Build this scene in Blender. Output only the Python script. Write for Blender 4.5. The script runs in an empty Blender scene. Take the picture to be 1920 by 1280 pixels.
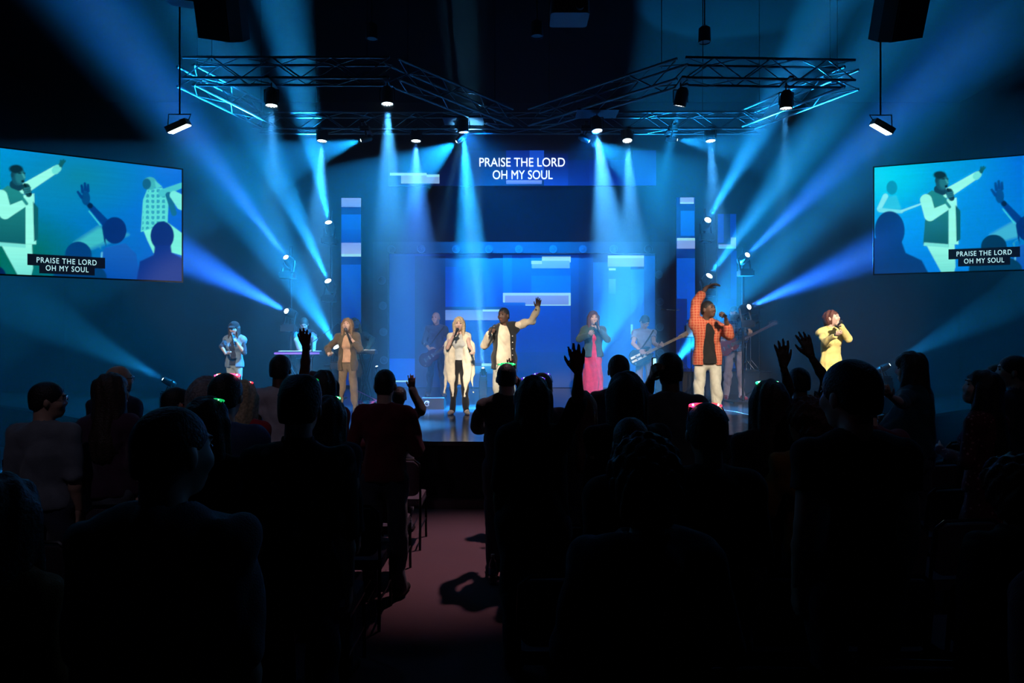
import bpy, bmesh, math, random, time
import numpy as np
from mathutils import Vector, Matrix
T0 = time.time()
S = bpy.context.scene
COL = S.collection
R = math.radians
F = 1280.0; HZ = 636.0; HC = 2.05; ST = 0.80   # focal (px), horizon row, camera height, stage height

def P(px, py, Y):
    return Vector(((px-960)/F*Y, Y, HC-(py-HZ)/F*Y))

# ---------------------------------------------------------------- camera
cd = bpy.data.cameras.new('camera'); cam = bpy.data.objects.new('camera', cd); COL.objects.link(cam)
cam.location = (0, 0, HC); cam.rotation_euler = (R(90), 0, 0)
cd.sensor_width = 36; cd.lens = 24; cd.shift_y = (HZ-640)/1920; cd.clip_end = 200; cd.clip_start = 0.05
S.camera = cam
# ---------------------------------------------------------------- colour management, sampling helpers
S.view_settings.view_transform = 'Standard'; S.view_settings.look = 'None'
S.view_settings.gamma = 1; S.view_settings.use_curve_mapping = False
S.view_settings.exposure = 0.0
cy = S.cycles
cy.use_denoising = True; cy.denoiser = 'OPENIMAGEDENOISE'; cy.denoising_input_passes = 'RGB_ALBEDO_NORMAL'
cy.max_bounces = 5; cy.diffuse_bounces = 2; cy.glossy_bounces = 3; cy.transmission_bounces = 3; cy.transparent_max_bounces = 12
cy.volume_bounces = 0; cy.caustics_reflective = False; cy.caustics_refractive = False
cy.sample_clamp_indirect = 4.0; cy.use_light_tree = True
# ---------------------------------------------------------------- world: a closed dark hall, no daylight
W = bpy.data.worlds.new('dark_hall'); S.world = W; W.use_nodes = True
W.node_tree.nodes['Background'].inputs[0].default_value = (0, 0, 0, 1)

def spot(name, loc, target, power, color, angle, blend=0.3, radius=0.05):
    l = bpy.data.lights.new(name, 'SPOT'); l.energy = power; l.color = color
    l.spot_size = R(angle); l.spot_blend = blend; l.shadow_soft_size = radius
    o = bpy.data.objects.new(name, l); COL.objects.link(o)
    o.location = loc; d = Vector(target)-Vector(loc)
    o.rotation_euler = d.to_track_quat('-Z', 'Y').to_euler()
    return o
CY = (0.010, 0.36, 1.0); BL = (0.012, 0.15, 1.0); WB = (0.12, 0.55, 1.0); PB = (0.05, 0.27, 1.0); CP = (0.06, 0.42, 1.0)
# beams: (source px, py, depth) , (towards px, py, depth), power, colour, full angle, blend
FLOOR_HEADS = [   # moving heads on the side stands and the stage floor, tilted up
 ((617,422,14.2),(528,  0, 11.2), 6800, CY, 14, .8),
 ((617,531,14.2),(440,150, 11.0), 4800, CY, 14, .8),
 ((634,655,13.6),(455,360, 11.6), 3500, CY, 22, .8),
 ((539,486,13.4),(340,220, 10.4), 3000, BL, 13, .9),
 ((541,585,13.4),(290,450, 10.4), 4000, BL, 16, .9),
 ((708,692,15.0),(630,450, 14.0), 900, CY, 8, .8),
 ((906,694,15.4),(860,-20, 10.9), 4200, WB, 7, .8),
 ((1104,700,15.2),(1220,420, 14.0), 2400, CY, 30, .3),
 ((1256,692,14.6),(1470,430, 13.0), 4600, CY, 24, .5),
 ((1325,416,14.2),(1450,200, 11.4), 3000, CY, 13, .8),
 ((1327,521,14.2),(1540,230, 11.4), 3800, CY, 14, .8),
 ((1398,481,13.4),(1640,250, 10.2), 2600, BL, 13, .9),
 ((1400,577,13.4),(1680,455, 10.4), 3600, BL, 15, .9),
 ((314,715,10.6),(95,600, 9.9), 420, CY, 22, .15),
 ((1660,688,11.0),(1860,580, 10.3), 420, CY, 20, .15),
]
PARS = [   # LED pars under the trusses, washing down
 ((509,190,10.2),(517,640,10.10), 900, CP, 20, 0.9),
 ((726,187,10.2),(740,640,10.00), 2600, CP, 22, 0.9),
 ((1276,190,10.2),(1167,640,11.20), 1100, CY, 20, 0.9),
 ((1474,195,10.2),(1456,640,10.30), 900, CP, 14, 1),
 ((869,241,12.0),(893,640,12.30), 7000, CY, 19, 0.6),
 ((1119,239,11.6),(1165,640,10.90), 4500, CP, 22, 0.8),
 ((604,258,12.6),(590,640,12.30), 2400, CP, 21, 0.9),
 ((780,258,12.6),(780,640,12.30), 3200, PB, 26, 0.9),
 ((1176,258,12.6),(1193,640,11.50), 2600, CP, 18, 0.9),
 ((1332,258,12.6),(1354,640,12.20), 1700, CP, 20, 0.9),
]
TRUSS_HEADS = [  # moving heads under the rear truss, aimed outwards
 ((684,261,12.2),(515,310, 11.8), 1050, CY, 32, .1),
 ((862,261,12.2),(710,370, 12.1), 1050, CY, 50, .15),
 ((1098,261,12.2),(1255,350, 12.1), 850, CY, 44, .15),
 ((1262,261,12.2),(1480,290, 11.8), 760, CY, 32, .1),
]
for s_, t_, p_, a_ in (((869,241,12.0),(892,640,12.3),42000,8), ((1119,239,11.6),(1158,640,10.9),14000,8), ((726,187,10.2),(745,640,10.0),7000,9), ((604,258,12.6),(602,640,12.3),8000,9), ((780,258,12.6),(786,640,12.3),7000,9), ((1176,258,12.6),(1186,640,11.5),8000,7), ((862,261,12.2),(800,560,12.8),2600,12), ((869,241,11.4),(960,430,17.0),9000,50), ((1119,239,11.4),(1040,430,17.0),6000,48)):   # narrow hot cores, plus two wide blue fills added for the dark centre
    q_ = P(*s_); r_ = P(*t_); spot('core_or_fill_light', q_+(r_-q_).normalized()*.1, r_, p_, WB if a_ < 20 else (0.002,.20,1.0), a_, 1, .04)
for s_, t_, p_ in (((539,486,13.4),(340,220,10.4),9000), ((541,585,13.4),(290,450,10.4),9000), ((1398,481,13.4),(1640,250,10.2),7000), ((1400,577,13.4),(1680,455,10.4),9000), ((617,422,14.2),(528,0,11.2),9000), ((617,531,14.2),(440,150,11.0),9000), ((1325,416,14.2),(1450,200,11.4),6000), ((1327,521,14.2),(1540,230,11.4),9000)):
    q_ = P(*s_); r_ = P(*t_); spot('core_or_fill_light', q_+(r_-q_).normalized()*.1, r_, p_, (0.16, 0.5, 1.0), 7, 1, .06)
for nm, L, gain in (('floor_head_light', FLOOR_HEADS, 10.0), ('par_light', PARS, 11.0), ('truss_head_light', TRUSS_HEADS, 11.0)):
    for s, t, p, c, a, b in L:
        sp = P(*s); tp = P(*t); d = (tp-sp).normalized()
        spot(nm, sp+d*0.10, tp+d*0.1, p*gain, c, a, b, 0.04)
# front of house key lights: warm white, above the seating, aimed at the singers
for tx, ty, pw, an in ((-4.6,12.0,1500,14), (-2.75,11.4,2300,13), (-.9,11.4,2300,12), (-.05,10.9,2100,13), (1.5,12.7,2200,13), (2.7,9.8,2300,14), (4.75,10.2,3500,13), (2.5,13.4,900,12), (-1.6,14.8,1000,12), (4.6,14.2,1300,12), (-4.2,13.8,500,12)):
    spot('front_key_light', (tx*.8, -.8, 6.9), (tx, ty, 1.72), pw*4.2, (1.0, 0.86, 0.70), an*.68, .6, .12)
# added dim magenta fill for stage bounce over the aisle carpet and crowd edge
spot('aisle_fill_light', (0.75, 8.1, 7.6), (-0.5, 6.5, 0), 1500, (1.0, 0.58, 0.66), 26, 1, .10)
# dim violet fill added from behind on the backs of the crowd
for x, tx, pw in ((-2.0,-2.9,110),(3.2,2.0,45)): spot('crowd_fill_light', (x, -1.0, 7.6), (tx, 6.2, 1.3), pw, (0.78, 0.70, 1.0), 34, .9, .15)
# faint blue fill over the seats from two added, unseen ceiling spots
for x in (-5.5, 5.5): spot('seat_fill_light', (x, 7.5, 8.1), (x*.5, 2.6, 1.0), 55, (0.15, 0.45, 1.0), 70, 1, .4)
# stage haze: fills the stage end of the hall
def haze_box():
    me = bpy.data.meshes.new('haze'); x,y0,y1,z0,z1 = 11.95, 8.3, 18.25, .03, 8.35
    me.from_pydata([(sx,y,z) for z in (z0,z1) for y in (y0,y1) for sx in (-x,x)], [], [(0,2,3,1),(4,5,7,6),(0,1,5,4),(2,6,7,3),(0,4,6,2),(1,3,7,5)])
    m = bpy.data.materials.new('stage_haze'); m.use_nodes = True; n = m.node_tree.nodes; n.clear()
    o = n.new('ShaderNodeOutputMaterial'); v = n.new('ShaderNodeVolumeScatter')
    v.inputs['Color'].default_value = (1,1,1,1); v.inputs['Density'].default_value = HAZE; v.inputs['Anisotropy'].default_value = .50
    m.node_tree.links.new(v.outputs[0], o.inputs['Volume']); me.materials.append(m)
    ob = bpy.data.objects.new('haze', me); COL.objects.link(ob); ob['kind'] = 'stuff'
    ob['label'] = 'thin blue-lit theatrical haze hanging over the stage'; ob['category'] = 'haze'
HAZE = .020
haze_box()
# ================================================================ materials
def mat(name, col=(.5,.5,.5), rough=.6, metal=0, emit=None, es=1, noise=0, nscale=8, bump=0, bscale=60, spec=.4, sheen=0, col2=None):
    m = bpy.data.materials.new(name); m.use_nodes = True
    nt = m.node_tree; b = nt.nodes['Principled BSDF']
    b.inputs['Base Color'].default_value = (*col, 1); b.inputs['Roughness'].default_value = rough
    b.inputs['Metallic'].default_value = metal; b.inputs['Specular IOR Level'].default_value = spec
    if sheen: b.inputs['Sheen Weight'].default_value = sheen
    if emit: b.inputs['Emission Color'].default_value = (*emit, 1); b.inputs['Emission Strength'].default_value = es
    if noise or bump:
        tc = nt.nodes.new('ShaderNodeTexCoord')
    if noise:
        n = nt.nodes.new('ShaderNodeTexNoise'); n.inputs['Scale'].default_value = nscale; n.inputs['Detail'].default_value = 4
        nt.links.new(tc.outputs['Object'], n.inputs['Vector'])
        rp = nt.nodes.new('ShaderNodeValToRGB'); c2 = col2 or tuple(c*(1-noise) for c in col)
        rp.color_ramp.elements[0].color = (*c2, 1); rp.color_ramp.elements[1].color = (*col, 1)
        rp.color_ramp.elements[0].position = .35; rp.color_ramp.elements[1].position = .65
        nt.links.new(n.outputs['Fac'], rp.inputs['Fac']); nt.links.new(rp.outputs['Color'], b.inputs['Base Color'])
    if bump:
        n = nt.nodes.new('ShaderNodeTexNoise'); n.inputs['Scale'].default_value = bscale; n.inputs['Detail'].default_value = 3
        nt.links.new(tc.outputs['Object'], n.inputs['Vector'])
        bp = nt.nodes.new('ShaderNodeBump'); bp.inputs['Strength'].default_value = bump; bp.inputs['Distance'].default_value = .01
        nt.links.new(n.outputs['Fac'], bp.inputs['Height']); nt.links.new(bp.outputs['Normal'], b.inputs['Normal'])
    return m
_mc = {}
def cmat(name, *a, **k):
    if name not in _mc: _mc[name] = mat(name, *a, **k)
    return _mc[name]
def vcmat(name, strength=1.0, emit=True, rough=.6, grain=.10):
    m = bpy.data.materials.new(name); m.use_nodes = True; nt = m.node_tree; b = nt.nodes['Principled BSDF']
    at = nt.nodes.new('ShaderNodeAttribute'); at.attribute_name = 'Col'
    if emit:
        b.inputs['Base Color'].default_value = (.005,.005,.006,1); b.inputs['Roughness'].default_value = .4
        tc = nt.nodes.new('ShaderNodeTexCoord'); mp = nt.nodes.new('ShaderNodeMapping'); mp.inputs['Scale'].default_value = (.8, .8, 16)
        nz = nt.nodes.new('ShaderNodeTexNoise'); nz.inputs['Scale'].default_value = 2.2; nz.inputs['Detail'].default_value = 5; rg = nt.nodes.new('ShaderNodeMapRange'); rg.inputs['To Min'].default_value = 1-grain; rg.inputs['To Max'].default_value = 1+grain
        vm = nt.nodes.new('ShaderNodeVectorMath'); vm.operation = 'SCALE'; nt.links.new(tc.outputs['Object'], mp.inputs['Vector']); nt.links.new(mp.outputs[0], nz.inputs['Vector']); nt.links.new(nz.outputs['Fac'], rg.inputs['Value'])
        nt.links.new(at.outputs['Color'], vm.inputs[0]); nt.links.new(rg.outputs[0], vm.inputs['Scale']); nt.links.new(vm.outputs['Vector'], b.inputs['Emission Color']); b.inputs['Emission Strength'].default_value = strength
    else:
        nt.links.new(at.outputs['Color'], b.inputs['Base Color']); b.inputs['Roughness'].default_value = rough
    return m
BLACK = mat('black_paint', (.012,.012,.013), .55); BLKM = mat('black_metal', (.02,.02,.022), .35, .6)
ALU = mat('truss_aluminium', (.13,.135,.15), .42, .85); CHROME = mat('chrome', (.7,.7,.72), .15, 1)
RUB = mat('black_rubber', (.01,.01,.01), .7)
# ================================================================ object helpers
def link(name, me, m=None, parent=None, smooth=False):
    o = bpy.data.objects.new(name, me); COL.objects.link(o)
    if m is not None: me.materials.append(m)
    if parent is not None: o.parent = parent
    if smooth: me.polygons.foreach_set('use_smooth', [True]*len(me.polygons))
    return o
def empty(name, loc=(0,0,0), rz=0):
    o = bpy.data.objects.new(name, None); COL.objects.link(o); o.location = loc; o.rotation_euler = (0,0,rz); o.empty_display_size = .1
    return o
def tag(o, label=None, cat=None, group=None, kind=None):
    if label: o['label'] = label
    if cat: o['category'] = cat
    if group: o['group'] = group
    if kind: o['kind'] = kind
    return o
class MB:
    """collects simple shapes into ONE mesh"""
    def __init__(s): s.v = []; s.f = []
    def add(s, vs, fs):
        n = len(s.v); s.v += [tuple(v) for v in vs]; s.f += [tuple(i+n for i in f) for f in fs]; return s
    def box(s, c, d, rot=None):
        x,y,z = d[0]/2, d[1]/2, d[2]/2
        vs = [Vector((sx*x,sy*y,sz*z)) for sz in (-1,1) for sy in (-1,1) for sx in (-1,1)]
        if rot is not None: vs = [rot @ v for v in vs]
        c = Vector(c)
        return s.add([v+c for v in vs], [(0,2,3,1),(4,5,7,6),(0,1,5,4),(2,6,7,3),(0,4,6,2),(1,3,7,5)])
    def rbox(s, c, d, r=.02, rot=None, seg=3):
        # box rounded about its local z edges
        x,y,z = d[0]/2, d[1]/2, d[2]/2; ring = []
        for cx,cy_,a0 in ((x-r,y-r,0),(-x+r,y-r,90),(-x+r,-y+r,180),(x-r,-y+r,270)):
            for i in range(seg+1):
                a = R(a0+90*i/seg); ring.append((cx+r*math.cos(a), cy_+r*math.sin(a)))
        n = len(ring); vs = [Vector((p[0],p[1],-z)) for p in ring]+[Vector((p[0],p[1],z)) for p in ring]
        if rot is not None: vs = [rot @ v for v in vs]
        c = Vector(c)
        fs = [(i,(i+1)%n,n+(i+1)%n,n+i) for i in range(n)]+[tuple(range(n-1,-1,-1)), tuple(range(n,2*n))]
        return s.add([v+c for v in vs], fs)
    def cyl(s, a, b, r, r2=None, n=8, cap=True):
        a = Vector(a); b = Vector(b); r2 = r if r2 is None else r2; d = (b-a)
        if d.length < 1e-6: return s
        d.normalize(); u = d.orthogonal().normalized(); w = d.cross(u)
        vs = [a+(u*math.cos(2*math.pi*i/n)+w*math.sin(2*math.pi*i/n))*r for i in range(n)]
        vs += [b+(u*math.cos(2*math.pi*i/n)+w*math.sin(2*math.pi*i/n))*r2 for i in range(n)]
        fs = [(i,(i+1)%n,n+(i+1)%n,n+i) for i in range(n)]
        if cap: fs += [tuple(range(n-1,-1,-1)), tuple(range(n,2*n))]
        return s.add(vs, fs)
    def tube(s, pts, r, n=6):
        pts = [Vector(p) for p in pts]; rings = []; u = None
        for i,p in enumerate(pts):
            d = (pts[min(i+1,len(pts)-1)]-pts[max(i-1,0)]).normalized()
            u = d.orthogonal().normalized() if u is None else (u-d*u.dot(d)).normalized()
            w = d.cross(u); rr = r[i] if isinstance(r,(list,tuple)) else r
            rings.append([p+(u*math.cos(2*math.pi*k/n)+w*math.sin(2*math.pi*k/n))*rr for k in range(n)])
        vs = [v for g in rings for v in g]; fs = []
        for i in range(len(pts)-1):
            for k in range(n): fs.append((i*n+k, i*n+(k+1)%n, (i+1)*n+(k+1)%n, (i+1)*n+k))
        fs += [tuple(range(n-1,-1,-1)), tuple(range((len(pts)-1)*n, len(pts)*n))]
        return s.add(vs, fs)
    def lathe(s, prof, n=16, M=None):
        M = M or Matrix.Identity(4); vs = []
        for (r,z) in prof:
            for k in range(n): vs.append(M @ Vector((r*math.cos(2*math.pi*k/n), r*math.sin(2*math.pi*k/n), z)))
        fs = [(i*n+k, i*n+(k+1)%n, (i+1)*n+(k+1)%n, (i+1)*n+k) for i in range(len(prof)-1) for k in range(n)]
        fs += [tuple(range(n-1,-1,-1)), tuple(range((len(prof)-1)*n, len(prof)*n))]
        return s.add(vs, fs)
    def ell(s, c, r, n=12, m=8, rot=None):
        c = Vector(c); vs = []
        for i in range(m+1):
            t = math.pi*i/m
            for k in range(n):
                v = Vector((r[0]*math.sin(t)*math.cos(2*math.pi*k/n), r[1]*math.sin(t)*math.sin(2*math.pi*k/n), r[2]*math.cos(t)))
                if rot is not None: v = rot @ v
                vs.append(v+c)
        fs = [(i*n+k, (i+1)*n+k, (i+1)*n+(k+1)%n, i*n+(k+1)%n) for i in range(m) for k in range(n)]
        return s.add(vs, fs)
    def prism(s, ring, a, b):
        """ring: list of 2D points (x,y) extruded from z=a to z=b"""
        n = len(ring); vs = [(p[0],p[1],a) for p in ring]+[(p[0],p[1],b) for p in ring]
        return s.add(vs, [(i,(i+1)%n,n+(i+1)%n,n+i) for i in range(n)]+[tuple(range(n-1,-1,-1)), tuple(range(n,2*n))])
    def build(s, name, m, parent=None, smooth=False):
        me = bpy.data.meshes.new(name); me.from_pydata(s.v, [], s.f)
        if smooth:
            me.validate(); 
        me.update()
        o = link(name, me, m, parent)
        if smooth:
            me.polygons.foreach_set('use_smooth', [True]*len(me.polygons))
            try: me.set_sharp_from_angle(angle=R(40))
            except Exception: pass
        return o
def dup(o, parent=None):
    c = o.copy(); COL.objects.link(c); c.parent = parent
    for ch in o.children: dup(ch, c)
    return c
# ================================================================ the hall shell
def struct(name, mb, m, parent=None):
    o = mb.build(name, m, parent)
    if parent is None: o['kind'] = 'structure'
    return o
CARPET = mat('maroon_carpet', (.145,.085,.10), .95, noise=.35, nscale=220, bump=.5, bscale=350, spec=.1)
WALLM = mat('dark_wall_paint', (.004,.005,.008), .9, noise=.3, nscale=3, spec=.1)
CEILM = mat('black_ceiling_paint', (.003,.003,.004), .95, noise=.3, nscale=2, spec=.05)
struct('floor', MB().box((0,7.2,-.05),(24.4,22.6,.1)), CARPET)
struct('ceiling', MB().box((0,7.2,8.45),(24.4,22.6,.1)), CEILM)
struct('wall_left', MB().box((-12.1,7.2,4.2),(.2,22.6,8.5)), WALLM)
struct('wall_right', MB().box((12.1,7.2,4.2),(.2,22.6,8.5)), WALLM)
struct('wall_back', MB().box((0,18.4,4.2),(24.4,.2,8.5)), WALLM)
struct('wall_rear', MB().box((0,-4.0,4.2),(24.4,.2,8.5)), WALLM)
# stage with curved thrust
edge = [(-12,14.2),(-9.6,12.9),(-8.2,11.9),(-6.7,10.7),(-5.0,9.75),(-3.4,9.0),(-2.2,8.55),(-1.2,8.38),(0.4,8.36),(1.6,8.5),(2.9,8.95),(4.6,9.85),(6.0,10.7),(7.1,11.45),(8.6,12.5),(12,14.4)]
def curve_pts(pts, k=5):
    out = []
    for i in range(len(pts)-1):
        p0 = pts[max(i-1,0)]; p1 = pts[i]; p2 = pts[i+1]; p3 = pts[min(i+2,len(pts)-1)]
        for j in range(k):
            t = j/k
            out.append(tuple(.5*((2*p1[c])+(-p0[c]+p2[c])*t+(2*p0[c]-5*p1[c]+4*p2[c]-p3[c])*t*t+(-p0[c]+3*p1[c]-3*p2[c]+p3[c])*t**3) for c in range(2)))
    return out+[pts[-1]]
EDGE = curve_pts(edge)
def stagefloor():
    m = mat('glossy_black_stage_floor', (.028,.028,.034), .16, spec=.9, noise=.4, nscale=5, bump=.05, bscale=9)
    nt = m.node_tree; b = nt.nodes['Principled BSDF']
    tc = nt.nodes.new('ShaderNodeTexCoord'); mp = nt.nodes.new('ShaderNodeMapping'); mp.inputs['Scale'].default_value = (1.2, 9, 1)
    n = nt.nodes.new('ShaderNodeTexNoise'); n.inputs['Scale'].default_value = 3; n.inputs['Detail'].default_value = 6
    mr = nt.nodes.new('ShaderNodeMapRange'); mr.inputs['To Min'].default_value = .06; mr.inputs['To Max'].default_value = .30
    nt.links.new(tc.outputs['Object'], mp.inputs['Vector']); nt.links.new(mp.outputs[0], n.inputs['Vector'])
    nt.links.new(n.outputs['Fac'], mr.inputs['Value']); nt.links.new(mr.outputs[0], b.inputs['Roughness'])
    return m
sd = MB().prism(EDGE+[(12,18.3),(-12,18.3)], ST-.05, ST).build('stage_deck', stagefloor()); sd['kind'] = 'structure'
sf = MB().prism([(x*.998, y+.04) for x,y in EDGE]+[(11.98,18.3),(-11.98,18.3)], 0, ST-.05).build('stage_front', mat('stage_fascia', (.008,.009,.014), .8, noise=.2, nscale=30)); sf['kind'] = 'structure'
# low carpeted toe step along the stage front
tag(MB().prism([(x, y-.10) for x,y in EDGE if abs(x) < 4]+[(x, y+.03) for x,y in reversed(EDGE) if abs(x) < 4], 0, .10).build('trim_1', CARPET), kind='structure')
# taped white line and seam on the stage floor
def floor_strip(pts, w, name, m, label, cat='tape'):
    mb = MB(); L = []
    for i,p in enumerate(pts):
        a = Vector(pts[max(i-1,0)]); b = Vector(pts[min(i+1,len(pts)-1)]); d = (b-a).normalized(); nrm = Vector((-d.y, d.x))
        L.append((Vector(p)+nrm*w/2, Vector(p)-nrm*w/2))
    for (a,b),(c,d) in zip(L, L[1:]):
        mb.add([(a.x,a.y,ST+.001),(b.x,b.y,ST+.001),(d.x,d.y,ST+.001),(c.x,c.y,ST+.001),(a.x,a.y,ST+.003),(b.x,b.y,ST+.003),(d.x,d.y,ST+.003),(c.x,c.y,ST+.003)],
               [(3,2,1,0),(4,5,6,7),(0,1,5,4),(1,2,6,5),(2,3,7,6),(3,0,4,7)])
    return tag(mb.build(name, m), label, cat)
def SP(px, py):   # pixel on the stage floor -> x, y
    Y = (HC-ST)*F/(py-HZ); return ((px-960)/F*Y, Y)
def FP(px, py):
    Y = HC*F/(py-HZ); return ((px-960)/F*Y, Y)
floor_strip([SP(1355,768), SP(1380,772), SP(1420,781)], .02, 'floor_tape', mat('white_tape', (.6,.6,.6), .5), 'thin white tape line curving across the glossy stage floor')
# ================================================================ sculpting: distance fields turned into meshes
class Field:
    def __init__(s, lo, hi, h):
        s.h = h; s.lo = np.array(lo, np.float32)-2*h; hi = np.array(hi, np.float32)+2*h
        s.n = np.maximum(np.ceil((hi-s.lo)/h).astype(int)+1, 4)
        s.D = np.full(tuple(s.n), .5, np.float32)
        s.ax = [s.lo[i]+h*np.arange(s.n[i], dtype=np.float32) for i in range(3)]
    def _sub(s, lo, hi):
        i0 = np.clip(np.floor((np.asarray(lo)-s.lo)/s.h).astype(int), 0, s.n); i1 = np.clip(np.ceil((np.asarray(hi)-s.lo)/s.h).astype(int)+1, 0, s.n)
        if (i1 <= i0).any(): return None, None
        sl = tuple(slice(a,b) for a,b in zip(i0,i1))
        return sl, (s.ax[0][sl[0]][:,None,None], s.ax[1][sl[1]][None,:,None], s.ax[2][sl[2]][None,None,:])
    def _mix(s, sl, d, k, op):
        a = s.D[sl]
        if op == 'sub': d = -d; s.D[sl] = np.maximum(a, d) if k <= 0 else -(s._sm(-a, -d, k)); return
        if op == 'int': s.D[sl] = np.maximum(a, d); return
        s.D[sl] = s._sm(a, d, k)
    @staticmethod
    def _sm(a, b, k):
        if k <= 0: return np.minimum(a, b)
        h = np.maximum(k-np.abs(a-b), 0)/k
        return np.minimum(a, b)-h*h*k*.25
    def cone(s, a, b, ra, rb=None, k=.02, flat=None, op='add'):
        rb = ra if rb is None else rb; a = np.array(a, np.float32); b = np.array(b, np.float32); m = max(ra, rb)+max(k,.0)+.03
        if flat and flat[1] > 1: m = m*flat[1]
        sl, X = s._sub(np.minimum(a,b)-m, np.maximum(a,b)+m)
        if sl is None: return s
        p = [X[i]-a[i] for i in range(3)]; d = b-a
        if flat:
            f = np.array(flat[0], np.float32); f = f/np.linalg.norm(f); g = 1/flat[1]-1
            t = (p[0]*f[0]+p[1]*f[1]+p[2]*f[2])*g; p = [p[i]+t*f[i] for i in range(3)]
            d = d+f*float(d@f)*g
        L = float(d@d)+1e-9
        t = np.clip((p[0]*d[0]+p[1]*d[1]+p[2]*d[2])/L, 0, 1)
        q = (p[0]-d[0]*t)**2+(p[1]-d[1]*t)**2+(p[2]-d[2]*t)**2
        D = np.sqrt(q)-(ra+(rb-ra)*t)
        if flat: D = D*min(1, flat[1]*1.1)
        s._mix(sl, D, k, op); return s
    def ell(s, c, r, k=.02, M=None, op='add'):
        c = np.array(c, np.float32); r = np.array(r, np.float32); m = float(r.max())+max(k,0)+.03
        sl, X = s._sub(c-m, c+m)
        if sl is None: return s
        p = [X[i]-c[i] for i in range(3)]
        if M is not None: p = [p[0]*M[0][j]+p[1]*M[1][j]+p[2]*M[2][j] for j in range(3)]   # into local axes (columns of M)
        k0 = np.sqrt(sum((p[i]/r[i])**2 for i in range(3))); k1 = np.sqrt(sum((p[i]/r[i]**2)**2 for i in range(3)))+1e-6
        s._mix(sl, k0*(k0-1)/k1, k, op); return s
    def plane(s, pt, nrm, lo=None, hi=None):
        """keeps what lies behind the plane (n.p < n.pt)"""
        n = np.array(nrm, np.float32); n /= np.linalg.norm(n)
        sl, X = s._sub(s.lo if lo is None else lo, s.lo+s.h*s.n if hi is None else hi)
        if sl is None: return s
        D = (X[0]-pt[0])*n[0]+(X[1]-pt[1])*n[1]+(X[2]-pt[2])*n[2]
        s.D[sl] = np.maximum(s.D[sl], D); return s
    def folds(s, amp, seed=0, f=(28,28,13)):
        rr = np.random.RandomState(abs(int(seed))); X = (s.ax[0][:,None,None], s.ax[1][None,:,None], s.ax[2][None,None,:]); w = 0
        for i in range(3):
            a = rr.uniform(.5,1.3,3)*np.array(f)*rr.choice([-1,1],3); ph = rr.uniform(0,6.3)
            w = w+1.4-2.6*np.abs(np.sin(.5*(X[0]*a[0]+X[1]*a[1]+X[2]*a[2]+ph+1.5*np.sin(X[2]*9+X[0]*7+ph*2))))
        s.D += (amp/2*w).astype(np.float32); return s
    def mesh(s):
        D = s.D; ins = D < 0; n = s.n-1
        c = np.zeros(tuple(n), np.int8)
        for i in (0,1):
            for j in (0,1):
                for k in (0,1): c += ins[i:n[0]+i, j:n[1]+j, k:n[2]+k]
        A = np.argwhere((c > 0) & (c < 8)); m = len(A)
        if m == 0: return np.zeros((0,3)), np.zeros((0,4), int)
        V = {}
        for i in (0,1):
            for j in (0,1):
                for k in (0,1): V[i,j,k] = D[A[:,0]+i, A[:,1]+j, A[:,2]+k]
        acc = np.zeros((m,3)); cnt = np.zeros(m)
        for ax in range(3):
            for u in (0,1):
                for v in (0,1):
                    e0 = [u,v]; e0.insert(ax,0); e1 = [u,v]; e1.insert(ax,1)
                    a = V[tuple(e0)]; b = V[tuple(e1)]; x = (a < 0) != (b < 0)
                    t = np.where(x, a/(a-b+1e-12), 0)
                    pos = np.tile(np.array(e0, float), (m,1)); pos[:,ax] = t
                    acc += pos*x[:,None]; cnt += x
        verts = s.lo+s.h*(A+acc/cnt[:,None])
        idx = np.full(tuple(n), -1, np.int32); idx[A[:,0],A[:,1],A[:,2]] = np.arange(m)
        Q = []
        for ax in range(3):
            sl0 = [slice(1,n[i]) for i in range(3)]; sl1 = list(sl0); sl0[ax] = slice(0,n[ax]); sl1[ax] = slice(1,n[ax]+1)
            a = ins[tuple(sl0)]; b = ins[tuple(sl1)]
            E = np.argwhere(a != b)
            if not len(E): continue
            fl = a[E[:,0],E[:,1],E[:,2]]
            off = np.array([1,1,1]); off[ax] = 0; G = E+off
            u, v = [i for i in range(3) if i != ax]; du = np.zeros(3,int); dv = np.zeros(3,int); du[u] = 1; dv[v] = 1
            q = np.stack([idx[tuple((G-du-dv).T)], idx[tuple((G-dv).T)], idx[tuple(G.T)], idx[tuple((G-du).T)]], 1)
            if ax == 1: fl = ~fl
            q[~fl] = q[~fl][:,::-1]; Q.append(q)
        q = np.concatenate(Q); return verts, q[(q >= 0).all(1)]
def relax(V, Q, it=1, w=.5):
    for _ in range(it):
        a = np.zeros_like(V); c = np.zeros(len(V))
        for i in range(4):
            j = (i+1)%4
            np.add.at(a, Q[:,i], V[Q[:,j]]); np.add.at(c, Q[:,i], 1)
            np.add.at(a, Q[:,j], V[Q[:,i]]); np.add.at(c, Q[:,j], 1)
        V = V*(1-w)+w*a/np.maximum(c,1)[:,None]
    return V
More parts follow.
